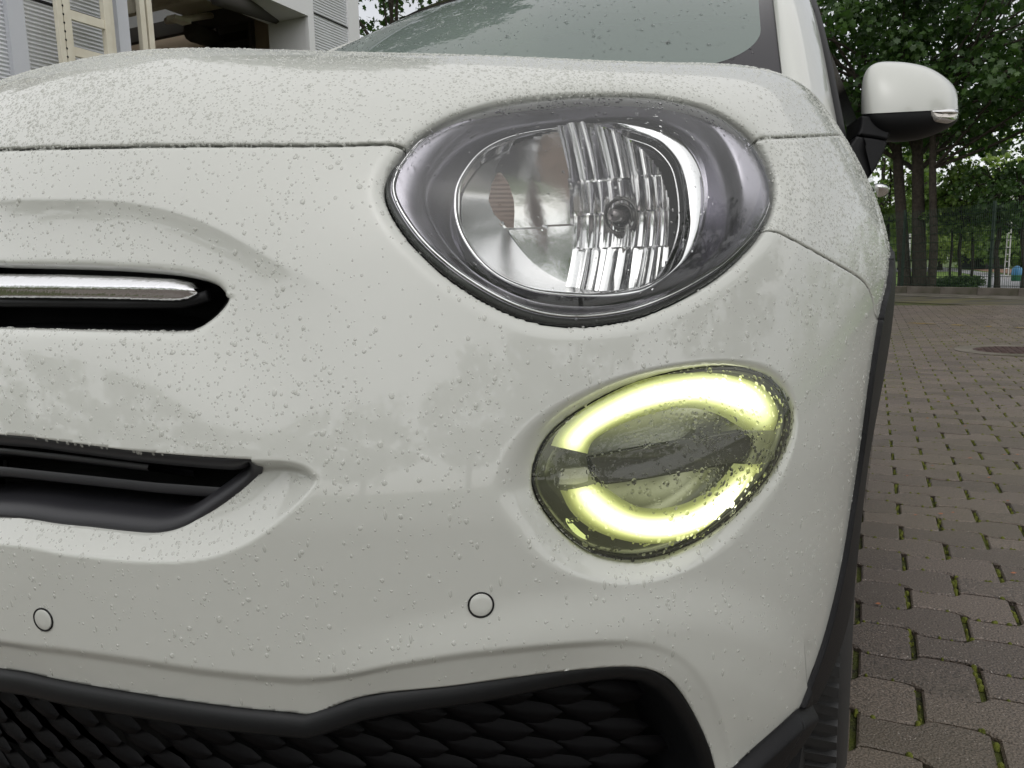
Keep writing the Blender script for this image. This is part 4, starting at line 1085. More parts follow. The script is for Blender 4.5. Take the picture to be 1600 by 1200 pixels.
# waste container
wb = at_z(np.array([1588., 439.]), -.02); w_ = ((wb-CAM) @ FW)/F_PX
WC = thing('waste_container', 'rounded blue waste container with a green base beside the path', 'container', tuple(wb))
revolve('body', [(6.2*w_, 0), (7.4*w_, 2*w_), (7.6*w_, 8*w_), (7.4*w_, 10*w_)], wb, (0, 0, 1), mat('green_plastic', (.02, .12, .06), .4), WC, 20)
revolve('hood', [(7.8*w_, 9.5*w_), (7.9*w_, 13*w_), (7.0*w_, 18*w_), (5.0*w_, 21.5*w_), (2*w_, 23.2*w_), (.01, 23.6*w_)], wb, (0, 0, 1), mat('blue_plastic', (.05, .19, .36), .4), WC, 20)
# white marker post between the trunks, and a beige house wall far left of them
mp = at_z(np.array([1419., 404.]), 0) if False else kback(1420, 404, 9)
MPT = thing('marker_post', 'short white post seen between the left and middle trunks', 'post', tuple(mp))
k_ = ((mp-CAM) @ FW)/F_PX
joinmesh('shaft', [tubeg([zset(mp, -.03), mp+np.array([0, 0, 38*k_])], [1.6*k_, 1.6*k_], 8)], mat('white_post', (.72, .72, .70), .6), MPT)
rotbox('reflector_band', mp+np.array([0, 0, 30*k_]), 1.75*k_, 1.75*k_, 0, 2.5*k_, M_GAP, MPT)
# ------------------------------------------------------------------ the workshop on the left: its front runs back alongside the car
XF = -7.2
def fy(px, X=XF):       # depth at which the wall meets a pixel column (at the height of the bonnet's edge)
    return at_x(np.array([px, 90.]), X)[1]
def fz(px, py, X=XF): return at_x(np.array([px, py], float), X)[2]
WS = thing('workshop', 'grey workshop clad in ribbed metal with a tall open doorway', 'building', (XF, 6, 0))
M_RIB = mat('ribbed_metal', (.60, .61, .63), .40, .25, noise=(1.2, (.68, .69, .71)))
M_FLAT = mat('grey_sheet', (.52, .53, .57), .45, .1, noise=(.8, (.58, .59, .63)))
M_FLATB = mat('pale_sheet', (.66, .66, .66), .5, 0)
M_BEIGE = mat('beige_steel', (.70, .66, .55), .55, noise=(6, (.62, .57, .46)))
TOPZ = 8.2
def ribbed(y0, y1, z0, z1, X=XF, pitch=.042, nm='corrugated_panel'):
    n = int((z1-z0)/pitch*6); z = np.linspace(z0, z1, n); x = X+.0085*np.sin(z/pitch*2*PI)
    V = np.concatenate([np.c_[x, np.full(n, y0), z], np.c_[x, np.full(n, y1), z]]); i = np.arange(n-1)
    return mesh_np(nm, V, [np.stack([i, i+1, n+i+1, n+i], 1)[:, ::-1]], M_RIB, WS)
def seam(y0, y1, z): box('panel_seam', XF-.01, XF+.013, y0, y1, z-.012, z+.012, M_GAP, WS)
y = {k: fy(k) for k in (-260, 13, 39, 93, 110, 165, 182, 199, 449, 483, 490, 545, 561)}
LZ = fz(484, 29)
ribbed(y[-260], y[13], 0, TOPZ)
box('pillar', XF-.02, XF+.07, y[13], y[39], 0, TOPZ, M_FLAT, WS)
ribbed(y[39], y[182]-.02, 0, TOPZ)
zs_ = fz(70, 4); seam(y[39], y[182]-.02, zs_); seam(y[39], y[182]-.02, zs_-2.0)
box('door_pillar', XF-.35, XF+.08, y[182], y[199], 0, LZ+.4, M_FLAT, WS)
# reveal, trim and lintel of the doorway
box('reveal', XF-.75, XF-.0, y[483]-.02, y[490], 0, LZ, M_FLATB, WS)
box('trim', XF-.02, XF+.05, y[483]-.03, y[490]+.0, 0, LZ+.003, M_FLATB, WS)
box('lintel', XF-.75, XF+.05, y[199]-.3, y[490]+.0, LZ+.005, LZ+.42, M_FLATB, WS)
ribbed(y[490]+.01, y[545], 0, TOPZ); ribbed(y[199]-.3, y[490]+.01, LZ+.43, TOPZ)
seam(y[490]+.01, y[545], fz(520, 34))
box('corner_trim', XF-.2, XF+.04, y[545], y[561], 0, TOPZ, M_FLATB, WS)
box('end_wall', XF-9, XF-.05, y[561]-.12, y[561]-.004, 0, TOPZ, M_FLAT, WS)
# inside
M_IN = mat('inner_wall', (.48, .38, .29), .8, noise=(1.5, (.56, .45, .35))); M_DARK = mat('dark_inside', (.06, .055, .05), .8)
M_CEIL = mat('inner_ceiling', (.62, .59, .46), .8)
box('back_wall', XF-7.1, XF-7, y[182]-3, y[561]+.5, 0, TOPZ, M_IN, WS)
box('floor_slab', XF-7, XF-.2, y[182]-3, y[561]-.15, -.05, .02, M_DARK, WS)
for x0, x1 in ((XF-7, XF-5.2), (XF-2.9, XF-.3)): box('ceiling', x0, x1, y[182]-3, y[561]-.15, LZ+.55, LZ+.7, M_CEIL, WS)
for x0, x1 in ((XF-8, XF-5.2), (XF-2.9, XF+.05)): box('roof', x0, x1, y[-260], y[561], TOPZ, TOPZ+.2, M_FLAT, WS)
M_SKYL = clear_mat('skylight_sheet', (.9, .92, .86), 1.45, .1, .3, (.7, .72, .6))
box('skylight', XF-5.2, XF-2.9, y[-260], y[561], TOPZ+.05, TOPZ+.07, M_SKYL, WS)
box('side_wall', XF-7, XF-.4, y[182]-3.1, y[182]-3, 0, LZ+.55, M_IN, WS)
yw = y[561]-.14
box('far_wall', XF-7, XF-.76, yw-.1, yw, 0, LZ+.55, M_IN, WS)
for k in range(5): box('ceiling_beam', XF-6.5, XF-.8, y[199]+.4+k*1.1, y[199]+.52+k*1.1, LZ+.30, LZ+.548, M_BEIGE if k % 2 == 0 else M_DARK, WS)
def at_yy(px, py, Y): return at_y(np.array([px, py], float), Y)
# a dark louvred door on the far wall, with frame
dl, dr_ = at_yy(345, 100, yw-.15), at_yy(395, 100, yw-.15); dt = at_yy(370, 36, yw-.15)
dw = empty('inner_door', WS, (dl[0], yw-.15, 0))
box('leaf', dl[0], dr_[0], yw-.16, yw-.12, 0, dt[2], M_DARK, dw)
for s_, (x0, x1) in enumerate(((dl[0]-.22, dl[0]), (dr_[0], dr_[0]+.06))): box('jamb', x0, x1, yw-.2, yw-.11, 0, dt[2]+.1, mat('jamb', (.10, .09, .08), .7), dw)
box('head', dl[0]-.22, dr_[0]+.06, yw-.2, yw-.11, dt[2], dt[2]+.16, mat('jamb', (.10, .09, .08), .7), dw)
for k in range(16): box('louvre', dl[0]+.05, dr_[0]-.05, yw-.19, yw-.165, dt[2]-.3-k*.26, dt[2]-.16-k*.26, M_GAP, dw)
# duct and pipes under the ceiling
pa, pb2, pc = at_yy(300, 50, yw-1.2), at_yy(330, 60, yw-.6), at_yy(337, 100, yw-.5)
tube('duct', np.array([pa, pb2, at_yy(336, 66, yw-.5), pc, [pc[0], pc[1], 0]]), .16, M_DARK, WS, 10)
tube('duct', np.array([at_yy(260, 33, yw-2), at_yy(285, 30, yw-2), at_yy(330, 24, yw-1)]), .05, M_BEIGE, WS, 8)
box('floodlight', at_yy(283, 33, yw-2.2)[0]-.08, at_yy(283, 33, yw-2.2)[0]+.1, yw-2.4, yw-2.1, at_yy(283, 36, yw-2.2)[2], at_yy(283, 29.5, yw-2.2)[2], M_BEIGE, WS)
tube('tie_beam', np.array([at_yy(340, -6, yw-3), at_yy(400, 14, yw-1.8), at_yy(450, 30, yw-.8)]), .13, M_DARK, WS, 8)
# sliding gate standing in front of the ribbed wall: posts and rails of beige steel
GT = thing('gate_leaf', 'beige steel gate leaf folded back against the ribbed wall', 'gate', (XF+.3, y[93], 0))
XG = XF+.22
def gy(px): return fy(px, XG)
box('post', XG, XG+.06, gy(91), gy(99.5), 0, 6.6, M_BEIGE, GT, .004); box('post', XG, XG+.06, gy(100.5), gy(112), 0, 6.6, M_BEIGE, GT, .004)
box('post', XG, XG+.07, gy(163), gy(172), 0, 6.6, M_BEIGE, GT, .004); box('post', XG, XG+.05, gy(172.8), gy(179), 0, 6.6, M_BEIGE, GT, .004)
for py in (33, 87.5, -34, 150):
    zc = fz(137, py, XG); box('rail', XG+.005, XG+.055, gy(112), gy(163), zc-.05, zc+.045, M_BEIGE, GT, .003)
hole = []
for k in range(60):
    zc = 1.2+k*.085; c_ = np.array([XG+.0612, gy(100), zc]); an = np.arange(6)/6*2*PI
    hole.append((np.c_[np.full(6, c_[0]), c_[1]+.012*np.cos(an), zc+.014*np.sin(an)], [np.arange(6)[None]]))
o = joinmesh('bolt_holes', hole, M_GAP, GT); o['kind'] = 'stuff'
for k, (pxa, pxb, lb) in enumerate(((221, 229, 'left one of a close pair of beige steel posts in the open doorway'), (232, 240, 'right one of a close pair of beige steel posts in the open doorway'))):
    T = thing('door_post', lb, 'post', (XF+.05, fy(pxa), 0), 'posts standing in the doorway')
    box('shaft', XF-.02, XF+.05, fy(pxa), fy(pxb), 0, LZ+.002, M_BEIGE, T, .006)
    box('base_plate', XF-.08, XF+.11, fy(pxa)-.05, fy(pxb)+.05, -.01, .012, M_BEIGE, T)
T = thing('hanging_chain', 'thin pale rod hanging in the open doorway, right of the post pair', 'rod', (XF-.2, fy(262), 0), 'posts standing in the doorway')
tube('rod', np.array([[XF-.05, fy(262.5), .02], [XF-.05, fy(262.5), LZ]]), .022, M_BEIGE, T, 8)
tube('grip', np.array([[XF-.05, fy(262.5), 1.0], [XF-.05, fy(262.5), 1.25]]), .035, M_GAP, T, 8)
tree('poplar_tree', 'very tall tree rising behind the workshop roof', (-13.5, 15.5, -.03), (-13.5, 15.5, 18), .4, (np.array([-13.5, 15.5, 16.5]), (4.6, 4.6, 7.5)), 260, 36, 1.2, .34, M_LEAF_D, None, None, None, 10, cbot=6)
# the tree showing above the wall's end
a0 = np.array([XF+4.6, y[561]+12, -.03])
q = at_yy(610, 20, y[561]+10)
tree('backyard_tree', 'dark tree showing between the workshop corner and the car roof', (q[0], q[1], -.03), (q[0], q[1], q[2]*.8), .3, (q+np.array([0, 0, .5]), (4.5, 3, 3.6)), 120, 60, .9, .22, M_LEAF_D, None, None, None, 10, cbot=3)
# ------------------------------------------------------------------ cabin: screen, pillars, roof, doors, mirror, wheel
M_GLASS = clear_mat('screen_glass', (.62, .72, .68), 1.52, .012, .42, (.36, .435, .405))
M_BAND = mat('screen_band', (.022, .020, .024), .16)
M_INT = mat('dash', (.03, .03, .032), .7)
# screen edge line on the right half (x, y, z), base corner up to the roof corner
def scr(u, v):
    """u -1..1 across, v 0..1 up"""
    u = np.asarray(u, float); v = np.asarray(v, float)
    hw = .715-.10*v+np.where(u < 0, .14*np.clip(1-v, 0, 1.2)*np.abs(u), 0); x = hw*u
    yb = .80+.14*np.abs(u)**2.2; yt = 1.36+.12*np.abs(u)**2.2
    zb = 1.135+.02*np.abs(u)**2; zt = 1.585-.035*np.abs(u)**2.5
    y_ = yb*(1-v)+yt*v-.035*np.sin(PI*v); z_ = zb*(1-v)+zt*v+.02*np.sin(PI*v)
    return np.stack([x, y_, z_], -1)
def sheet(name, us, vs, f, material, parent, off=0):
    U, Vv = np.meshgrid(us, vs, indexing='ij'); P = f(U, Vv)
    if off:
        e_ = 1e-3; n_ = np.cross(f(U+e_, Vv)-P, f(U, Vv+e_)-P); n_ /= np.linalg.norm(n_, axis=-1, keepdims=True); P = P+n_*off
    return mesh_np(name, P.reshape(-1, 3), [grid_faces(len(us), len(vs))[:, ::-1]], material, parent)
WSC = empty('windscreen', CAR, (0, 1, 1.2))
# glass inside a dark printed band with rounded corners
def rrect(n, hx, z0, z1, r):
    pts = []
    for cx, cz, a0 in ((hx-r, z1-r, 0), (-hx+r, z1-r, PI/2), (-hx+r, z0+r, PI), (hx-r, z0+r, 1.5*PI)):
        for k in range(24): a_ = a0+PI/2*k/23; pts.append((cx+r*math.cos(a_), cz+r*math.sin(a_)))
    return resample(np.array(pts), n)
inn_ = rrect(400, .925*.7, .66*.13, .66*.93, .12); out_ = rrect(400, .966*.7, .0, .66*.985, .004)
uv = lambda q: scr(q[:, 0]/.7, q[:, 1]/.66)
loft('printed_band', [uv(out_), uv(out_*.5+inn_*.5), uv(inn_)], M_BAND, WSC, True)
c_ = inn_.mean(0); rows_ = [uv(c_+(inn_-c_)*t) for t in np.linspace(1, .001, 26)]
loft('glass', rows_, M_GLASS, WSC, True)
def strip_on(name, u0, u1, f, vs, material, lift=0, thick=.02):
    pass
# pillars and roof, painted
def pil(s):
    v = np.linspace(-.12, 1.0, 30)
    a_ = scr(np.full(30, s*.968), v); b_ = scr(np.full(30, s*1.0), v)
    out = np.array([s, .10, -.02]); rows = []
    c_ = b_+np.array([s*.022, .02, .004]); d_ = b_+np.array([s*.048, .075, -.004]); e2 = b_+np.array([s*.060, .13, -.022])
    rows = [a_+np.array([0, 0, -.01]), a_+np.array([0, -.004, .006]), b_+np.array([s*.004, -.004, .010]), c_, d_, e2]
    return loft('pillar', rows, M_PAINT, CAR, False, flip=(s < 0))
pil(1); pil(-1)
def roof(u, w):
    hw = .615+.05*np.clip(w, 0, 1); x = hw*u
    y_ = 1.36+.12*np.abs(u)**2.2+w*1.9; z_ = 1.588-.035*np.abs(u)**2.5+.035*np.sin(np.clip(w, 0, 1)*PI*.7)-.14*np.clip(w-.6, 0, 1)**2-.02*np.abs(u)**4
    return np.stack([x, y_, z_], -1)
sheet('roof', np.linspace(-1.06, 1.06, 40), np.linspace(-.004, 1, 30), roof, M_PAINT, CAR)
# body sides behind the wing: door with its window, cowl, and a dark cabin behind the glass
for s in (1, -1):
    dp = empty('front_door', CAR, (s*.86, 1.6, .7))
    yy_ = np.linspace(1.11, 2.35, 24); zz_ = np.linspace(.30, 1.06, 20); Yg, Zg = np.meshgrid(yy_, zz_, indexing='ij')
    X_ = .862+.018*np.sin((Zg-.3)/.76*PI)-.03*np.maximum(Zg-.9, 0)/.16
    mesh_np('panel', np.stack([s*X_, Yg, Zg], -1).reshape(-1, 3), [grid_faces(24, 20)[:, ::s]], M_PAINT, dp)
    wl = np.stack([np.stack([np.full(20, s*.835), yy_[:20]+0, np.full(20, 1.06)], -1), np.stack([np.full(20, s*.665), np.linspace(1.46, 2.3, 20), np.full(20, 1.53)], -1)])
    loft('window', list(wl), M_BAND, dp, False, flip=(s > 0))
    # black trim along the window's front edge
    a_ = scr(np.full(20, s*1.0), np.linspace(-.15, 1, 20))+np.array([s*.062, .125, -.03])
    tube('window_trim', a_, .011, M_BLACK, dp, 8)
    hy = 1.95; hd = empty('handle', dp, (s*.9, hy, .93))
sheet('cowl', np.linspace(-1, 1, 30), np.linspace(0, 1, 4), lambda u, v: np.stack([.73*u, .72+.14*np.abs(u)**2.2+v*.12, 1.10+.035*v-.03*np.abs(u)**2], -1), M_BLACK, CAR)
box('dashboard', -.66, .66, 1.05, 1.5, .75, 1.12, M_INT, CAR, .06)
box('cabin_floor', -.7, .7, 1.0, 3.2, .30, .36, M_INT, CAR); box('rear_bulkhead', -.66, .66, 3.1, 3.2, .3, 1.52, M_INT, CAR)
for s in (1, -1):
    st = empty('seat', CAR, (s*.36, 2, .5)); box('backrest', s*.36-.24, s*.36+.24, 2.1, 2.25, .6, 1.25, M_INT, st, .06); box('headrest', s*.36-.13, s*.36+.13, 2.12, 2.22, 1.29, 1.45, M_INT, st, .04)
# chrome door handle: its end shows past the wing
hq = at_d(np.array([1372., 298.]), 2.1)
def ellip(name, c, r, material, parent, n=20, axes=None, zmin=-1, zmax=1, shape=None):
    th = np.arange(n)/n*2*PI; ph = np.linspace(-PI/2, PI/2, n//2+1)
    rows = []
    for p_ in ph:
        q_ = np.stack([np.cos(p_)*np.cos(th), np.cos(p_)*np.sin(th), np.full(n, math.sin(p_))], -1)*np.asarray(r)
        if axes is not None: q_ = q_ @ np.asarray(axes)
        rows.append(np.asarray(c)+q_)
    return loft(name, rows, material, parent, True)
M_GREY = mat('handle_shadow', (.08, .08, .08), .3)
HD = [o for o in bpy.data.objects if o.name == 'handle'][0]
ellip('handle_grip', hq, (.030, .12, .017), M_CHROME, HD.parent)
bpy.data.objects.remove(HD)
for o in list(bpy.data.objects):
    if o.name.startswith('handle') and o.type == 'EMPTY': bpy.data.objects.remove(o)
# ---- door mirror (cover, lower shell, indicator, arm)
MR = empty('door_mirror', CAR, (.95, 1.0, 1.0))
DM = 1.62
cov = [(1345,165),(1346,140),(1349,120),(1357,106),(1370,98),(1390,96),(1420,98),(1450,105),(1472,117),(1488,131),(1496,146),(1499,160),(1497,171)]
low = [(1347,178),(1400,174),(1452,170),(1497,171)]
mz = RT; mu = UP; mf = -FW
def mpt(px, d=0.0): return at_d(np.asarray(px, float), DM-d)
top_l = resample(dens(cov, 1.0), 60, False); bot_l = np.stack([np.interp(np.linspace(0, 1, 60), [0, .02, 1], [1345, 1346, 1497]), np.interp(np.linspace(0, 1, 60), [0, 1], [178, 170])], 1)
# the cover: rows from the parting line over the rounded front to the top edge and back
uu = np.linspace(0, 1, 60); cvx, cvy = bot_l[:, 0], bot_l[:, 1]
def top_y(x):
    q = top_l; xs = q[:, 0]; return np.interp(x, xs, q[:, 1])
nx, ny = 44, 22
xs = 1345.5+(1498-1345.5)*(.5-.5*np.cos(np.linspace(0, PI, nx)))
rows = []
dome = lambda s_: np.sqrt(np.clip(1-s_*s_, 0, 1))
for j in range(ny):
    t = .5-.5*math.cos(PI*j/(ny-1)); t = j/(ny-1)
    yb_l = np.interp(xs, [1345, 1498], [178, 170.5]); yt_l = top_y(xs)
    tt = math.sin(t*PI/2)
    yv = yb_l+(yt_l-yb_l)*tt
    sx = np.clip((xs-1421.7)/76.4, -1, 1); d_ = .085*dome(sx*.999)**.55*(math.cos(t*PI/2)**.8*.85+.15)
    rows.append(mpt(np.stack([xs, yv], -1), d_))
backrow = mpt(np.stack([xs, top_y(xs)], -1), -.05)
loft('cover', rows+[backrow], M_PAINT, MR, False, flip=False)
# lower black shell
shell_b = [(1346,178),(1349,192),(1358,208),(1378,220),(1405,222),(1440,217),(1470,206),(1488,196),(1497,186),(1499,172)]
sb = dens(shell_b, 1.0)
rows = []
for j in range(16):
    t = j/15; yt_l = np.interp(xs, [1345, 1498], [178.3, 170.8]); yb_l = np.interp(xs, sb[:, 0], sb[:, 1])
    yv = yt_l+(yb_l-yt_l)*math.sin(t*PI/2)
    sx = np.clip((xs-1421.7)/76.4, -1, 1); d_ = .083*dome(sx*.999)**.55*(math.cos(t*PI/2)*.9+.1)
    rows.append(mpt(np.stack([xs, yv], -1), d_))
loft('lower_shell', rows+[mpt(np.stack([xs, np.interp(xs, sb[:, 0], sb[:, 1])], -1), -.05)], M_BLACK, MR, False, flip=True)
back = np.concatenate([mpt(np.stack([xs, top_y(xs)], -1), -.05), mpt(np.stack([xs[::-1], np.interp(xs[::-1], sb[:, 0], sb[:, 1])], -1), -.05)])
fill('mirror_glass', back, M_BLACKGLOSS, MR, rings=2)
# indicator
ind = [(1452,171.5),(1470,170),(1490,170),(1498,173),(1497,181),(1490,189),(1470,189),(1460,186)]
i3 = resample(dens(ind, 1, True), 48)
sxi = np.clip((i3[:, 0]-1421.7)/76.4, -1, 1); di = .083*dome(sxi*.985)**.55*.93+.004
I3 = mpt(i3, di)
loft('indicator', [I3-mf*.012, I3, inset(I3, .003)+mf*.002, inset(I3, .007)+mf*.0035], clear_mat('indicator_lens', (.85, .84, .82), 1.5, .02, .35, (.75, .72, .68)), MR, True)
fill('indicator_body', inset(I3, .0065)+mf*.003, mat('indicator_silver', (.62, .58, .54), .22, .75), MR, rings=3)
# arm: two tapering pieces with a joint
def prism(name, quad_front, d0, d1, material):
    q0 = resample(dens(quad_front, 1.5, True, False), 48)
    A_ = at_d(q0, d0); rows = [A_+FW*d1, A_+FW*.014, A_+FW*.005, inset(A_, .0015)+FW*.0012, inset(A_, .005)]
    o = loft(name, rows, material, MR, True); fill(name+'_face', rows[-1], material, MR, smooth=False, rings=2); return o
prism('arm', [(1347,180),(1400,182),(1398,200),(1390,212),(1388,219),(1370,215),(1340,211),(1345,200)], 1.56, .07, M_BLACK)
prism('arm_foot', [(1339.5,212),(1370,216),(1388,220),(1383,236),(1370,262),(1357,280),(1340,262),(1322,243),(1318,238),(1330,224)], 1.555, .12, M_BLACK)
# ---- wheel with tyre
WH = empty('front_wheel', CAR, tuple(WHEEL))
prof = []
for r_, x_ in ((.205, -.09), (.24, -.105), (.285, -.112), (.318, -.102), (.331, -.085), (.335, -.05), (.335, .05), (.331, .085), (.318, .102), (.285, .112), (.24, .105), (.205, .09)): prof.append((r_, x_))
revolve('tyre', prof, WHEEL-np.array([.062, .045, 0]), (1, 0, 0), M_RUBBER, WH, 72)
blk = []
for k in range(72):
    a_ = k/72*2*PI
    for x0, x1, sk in ((-.088, -.05, .02), (-.042, -.004, -.02), (.004, .042, .02), (.050, .100, -.02)):
        V = []
        for rr_ in (.330, .3435):
            for (xx, da) in ((x0, -.022+sk), (x0, .022+sk), (x1, .022-sk), (x1, -.022-sk)):
                r2_ = rr_-(.012 if abs(xx) > .09 else 0); V.append((WHEEL[0]-.062+xx, WHEEL[1]-.045+r2_*math.cos(a_+da), WHEEL[2]+r2_*math.sin(a_+da)))
        blk.append((V, [np.array([[0, 3, 2, 1], [4, 5, 6, 7], [0, 1, 5, 4], [1, 2, 6, 5], [2, 3, 7, 6], [3, 0, 4, 7]])]))
o = joinmesh('tread_blocks', blk, M_RUBBER, WH); o['kind'] = 'stuff'
revolve('rim', [(.205, -.09), (.20, .06), (.19, .085), (.08, .07), (.03, .085), (.001, .085)], WHEEL-np.array([.062, .045, 0]), (1, 0, 0), mat('alloy', (.45, .45, .46), .25, 1), WH, 48)
# dark wheel housing and underside
box('underbody', -.80, .80, .15, 3.4, .17, .24, M_GAP, CAR)
tube('wheel_housing', np.array([[.45, WHEEL[1]+.43*math.cos(a_), WHEEL[2]+.43*math.sin(a_)] for a_ in np.linspace(-.1, PI+.1, 20)]), .02, M_GAP, CAR, 6)
rowsW = [np.array([[x_, WHEEL[1]+.44*math.cos(a_), max(.18, WHEEL[2]+.44*math.sin(a_))] for a_ in np.linspace(-.2, PI*.72, 30)]) for x_ in (.84, .35)]
loft('wheel_liner', rowsW, M_GAP, CAR, False)
fill('liner_back', rowsW[1], M_GAP, CAR, rings=2)
# ------------------------------------------------------------------ unseen trees: a row added behind the viewer for reflections, and those the lamp mirrors
for k, (x, y_, r_) in enumerate(((-12, -13, 3.6), (-6.5, -15, 3.2), (-1.5, -17, 3.4), (4.5, -18, 3.2))):
    tree('reflection_tree', ('leafy tree added for reflections behind the viewer, farthest to the left', 'leafy tree added for reflections behind the viewer, left of the middle', 'leafy tree added for reflections straight behind the viewer', 'leafy tree added for reflections behind the viewer, on the right')[k], (x, y_, 0), (x, y_, 4.5), .2, (np.array([x, y_, 3.9+.5*(k % 2)]), (r_, r_, 2.9)), 80, 36, 1.0, .30, M_LEAF_M, None, 'trees added behind the viewer for reflections', None, 8, cbot=1)
for k, (x, y_) in enumerate(((10.5, -7), (12.5, 1.5), (9.5, -14))):
    tree('side_tree', ('leafy tree right of the yard, level with the viewer', 'leafy tree right of the yard, nearest to the far kerb', 'leafy tree right of the yard, farthest behind the viewer')[k], (x, y_, 0), (x, y_, 5), .2, (np.array([x, y_, 5.2]), (3.2, 3.4, 3.0)), 90, 40, .95, .26, M_LEAF_D, None, 'trees along the right side of the yard', None, 8, cbot=2)
# ------------------------------------------------------------------ rain drops
def water_mat(fac):
    m = bpy.data.materials.new('rain_water'); m.use_nodes = True; t = m.node_tree; b = t.nodes['Principled BSDF']
    b.inputs['Base Color'].default_value = (1, 1, 1, 1); b.inputs['Roughness'].default_value = 0; b.inputs['IOR'].default_value = 1.33; b.inputs['Transmission Weight'].default_value = 1
    tr0 = t.nodes.new('ShaderNodeBsdfTransparent'); gl = t.nodes.new('ShaderNodeBsdfGlossy'); gl.inputs['Roughness'].default_value = .02; fr = t.nodes.new('ShaderNodeFresnel'); fr.inputs['IOR'].default_value = 1.4
    tr = t.nodes.new('ShaderNodeMixShader'); t.links.new(fr.outputs[0], tr.inputs[0]); t.links.new(tr0.outputs[0], tr.inputs[1]); t.links.new(gl.outputs[0], tr.inputs[2])
    mx = t.nodes.new('ShaderNodeMixShader'); mx.inputs[0].default_value = fac
    out = [n for n in t.nodes if n.type == 'OUTPUT_MATERIAL'][0]
    t.links.new(tr.outputs[0], mx.inputs[1]); t.links.new(b.outputs[0], mx.inputs[2]); t.links.new(mx.outputs[0], out.inputs[0])
    return m
def bead_mat():
    """beads on white paint: half see-through, half a glossy skin coloured pale like paint seen through water"""
    m = bpy.data.materials.new('rain_bead'); m.use_nodes = True; t = m.node_tree; b = t.nodes['Principled BSDF']
    b.inputs['Base Color'].default_value = (.66, .67, .62, 1); b.inputs['Roughness'].default_value = .08; b.inputs['Coat Weight'].default_value = 1; b.inputs['Coat Roughness'].default_value = .02
    tr = t.nodes.new('ShaderNodeBsdfTransparent'); mx = t.nodes.new('ShaderNodeMixShader'); mx.inputs[0].default_value = .42
    out = [n for n in t.nodes if n.type == 'OUTPUT_MATERIAL'][0]
    t.links.new(tr.outputs[0], mx.inputs[1]); t.links.new(b.outputs[0], mx.inputs[2]); t.links.new(mx.outputs[0], out.inputs[0]); return m
M_WATER = bead_mat(); M_WATERL = water_mat(1.0)
DN = 8
_an = np.arange(DN)/DN*2*PI
DROP = np.concatenate([np.c_[np.cos(_an), np.sin(_an), np.full(DN, -.06)], np.c_[.86*np.cos(_an), .86*np.sin(_an), np.full(DN, .20)], np.c_[.48*np.cos(_an), .48*np.sin(_an), np.full(DN, .34)], [[0, 0, .385]]])
_i = np.arange(DN); _j = (_i+1) % DN
DQ = np.concatenate([np.stack([_i, _j, _j+DN, _i+DN], 1), np.stack([_i+DN, _j+DN, _j+2*DN, _i+2*DN], 1)]); DT = np.stack([_i+2*DN, _j+2*DN, np.full(DN, 3*DN)], 1)
def drops(name, P, N, r, parent, stretch=1.0, m=None):
    n = len(P); g = np.array([0, 0, -1.])[None]
    t = g-N*(N*g).sum(1, keepdims=True); l = np.linalg.norm(t, axis=1, keepdims=True); t = np.where(l > .05, t/np.maximum(l, .05), np.cross(N, [1., 0, 0]))
    b = np.cross(N, t)
    s = np.asarray(stretch)*np.ones(n)
    sh = rng.uniform(.8, 1.25, (n, 1, 1))
    wob = 1+.07*rng.normal(0, 1, (n, DN)); wob = np.concatenate([wob, wob, wob, np.ones((n, 1))], 1)[..., None]
    V = P[:, None]+((t[:, None]*(DROP[None, :, 0:1]*s[:, None, None])+b[:, None]*DROP[None, :, 1:2])*wob+N[:, None]*DROP[None, :, 2:3]*sh)*r[:, None, None]
    o_ = np.arange(n)[:, None, None]*len(DROP)
    ob = mesh_np(name, V.reshape(-1, 3), [(DQ[None]+o_).reshape(-1, 4), (DT[None]+o_).reshape(-1, 3)], m or M_WATER, parent, True); ob['kind'] = 'stuff'; return ob
def sample(k, posarr, n, dens_f):
    """random points on region k of the body grid, thinned by dens_f(P, N, px)"""
    q = quads[RQ == k]; p = posarr.reshape(-1, 3); c = [p[q[:, i]] for i in range(4)]
    nrm = np.cross(c[2]-c[0], c[3]-c[1]); ar = np.linalg.norm(nrm, axis=1); nrm /= np.maximum(ar[:, None], 1e-12)
    out = nrm*np.sign((nrm*(c[0]-CEN)).sum(1, keepdims=True))
    cc = (c[0]+c[2])/2; px = proj(cc); v = CAM-cc; facing = (out*v).sum(1) > 0
    w = ar*facing*np.clip(dens_f(cc, out, px), 0, None); w = np.where((px[:, 0] > -250) & (px[:, 0] < 1700) & (px[:, 1] > -60) & (px[:, 1] < 1300), w, 0)
    i = rng.choice(len(q), n, p=w/w.sum()); u, v = rng.random((2, n, 1))
    P = c[0][i]*(1-u)*(1-v)+c[1][i]*u*(1-v)+c[2][i]*u*v+c[3][i]*(1-u)*v
    return P, out[i], px[i]
def patch(P, s, seed):   # uneven wetness
    a = np.random.default_rng(seed).normal(0, 1, (6, 3))*s; ph = np.arange(6)*1.7
    return 1+.45*np.sin(P @ a.T+ph).sum(1)/2
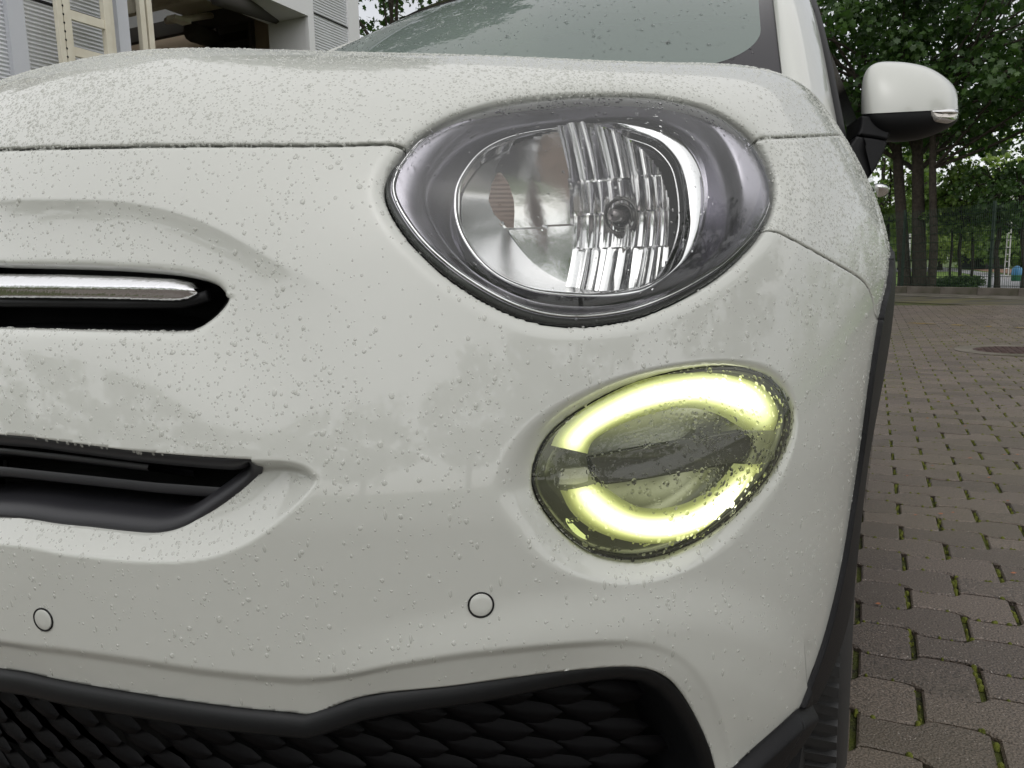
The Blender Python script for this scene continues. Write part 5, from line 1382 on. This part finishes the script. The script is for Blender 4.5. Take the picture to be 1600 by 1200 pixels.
# bumper: fine beads everywhere, bigger ones on the upper half, a few runs low down
dz_ = lambda P, N, px: (sstep(.42, .72, P[:, 2])*.9+.10)*(.25+sstep(-.25, .25, N[:, 2]))*np.clip(patch(P, 22, 3), .2, 2)
P, N, px = sample(R_BUMP, POS, 5600, dz_); drops('rain_drops', P, N, np.clip(rng.lognormal(math.log(.00088), .42, len(P)), .0005, .0026), bump, rng.uniform(.9, 1.35, len(P)))
P, N, px = sample(R_BUMP, POS, 260, lambda P, N, px: sstep(.72, .5, P[:, 2])+.15); drops('rain_drops', P, N, rng.uniform(.0008, .0017, len(P)), bump, rng.uniform(1.2, 3.0, len(P)))
P, N, px = sample(R_HOOD, POS, 15000, lambda P, N, px: np.clip(patch(P, 14, 5), .25, 2)*(1-.75*sstep(.45, .8, P[:, 1]))); drops('rain_drops', P, N, np.clip(rng.lognormal(math.log(.0009), .36, len(P)), .0005, .0024), hood, rng.uniform(.9, 1.2, len(P)))
P, N, px = sample(R_WING, POS, 4600, lambda P, N, px: .3+sstep(-.2, .5, N[:, 2])*1.2); drops('rain_drops', P, N, np.clip(rng.lognormal(math.log(.0009), .36, len(P)), .0005, .0022), twins_wing, rng.uniform(.9, 1.2, len(P)))
P, N, px = sample(R_HL, pos_l, 700, lambda P, N, px: .12+1.5*rnd(np.abs(px[:, 1]-np.interp(px[:, 0], [610, 700, 900, 1060, 1200], [270, 195, 158, 165, 240])), 60.)); drops('rain_drops', P, N, np.clip(rng.lognormal(math.log(.0009), .4, len(P)), .0004, .0022), lens, 1.0, M_WATERL)
P, N, px = sample(R_DR, pos_d, 1300, lambda P, N, px: .25+1.2*rnd(np.hypot(px[:, 0]-1120, px[:, 1]-720), 130.)+.5*rnd(np.hypot(px[:, 0]-1050, px[:, 1]-640), 120.)); drops('rain_drops', P, N, np.clip(rng.lognormal(math.log(.0011), .40, len(P)), .0004, .0024), dlens, rng.uniform(1, 1.5, len(P)), M_WATERL)
# screen
nS = 1500; u_ = rng.uniform(-.9, .9, nS); v_ = rng.uniform(.05, .95, nS); e_ = 1e-3
P = scr(u_, v_); N = np.cross(scr(u_+e_, v_)-P, scr(u_, v_+e_)-P); N /= np.linalg.norm(N, axis=1, keepdims=True)
drops('rain_drops', P, N, np.clip(rng.lognormal(math.log(.0018), .45, nS), .0008, .005), WSC, rng.uniform(1, 1.5, nS), M_WATERL)
# hanging drops along the slots' upper edges and the bonnet's edge
def hang(c, n, off, parent, r0=.0016):
    q = c[rng.integers(0, len(c), n)]; nn = foot_normal(q); P = q-nn*off+np.array([0, 0, -.0012])
    drops('hanging_drops', P, nn*.8+np.array([0, 0, -.6]), rng.uniform(.6, 1.3, n)*r0, parent, rng.uniform(1, 1.6, n))
hang(SCT[:int(len(SCT)*.7)], 26, .002, bump); hang(SHUT, 16, .003, hood, .0012)
# the car's other half is just as wet
for src in [o for o in bpy.data.objects if o.name.startswith('rain_drops') and o.parent in (bump, hood, twins_wing)]:
    twin(src, src.parent)
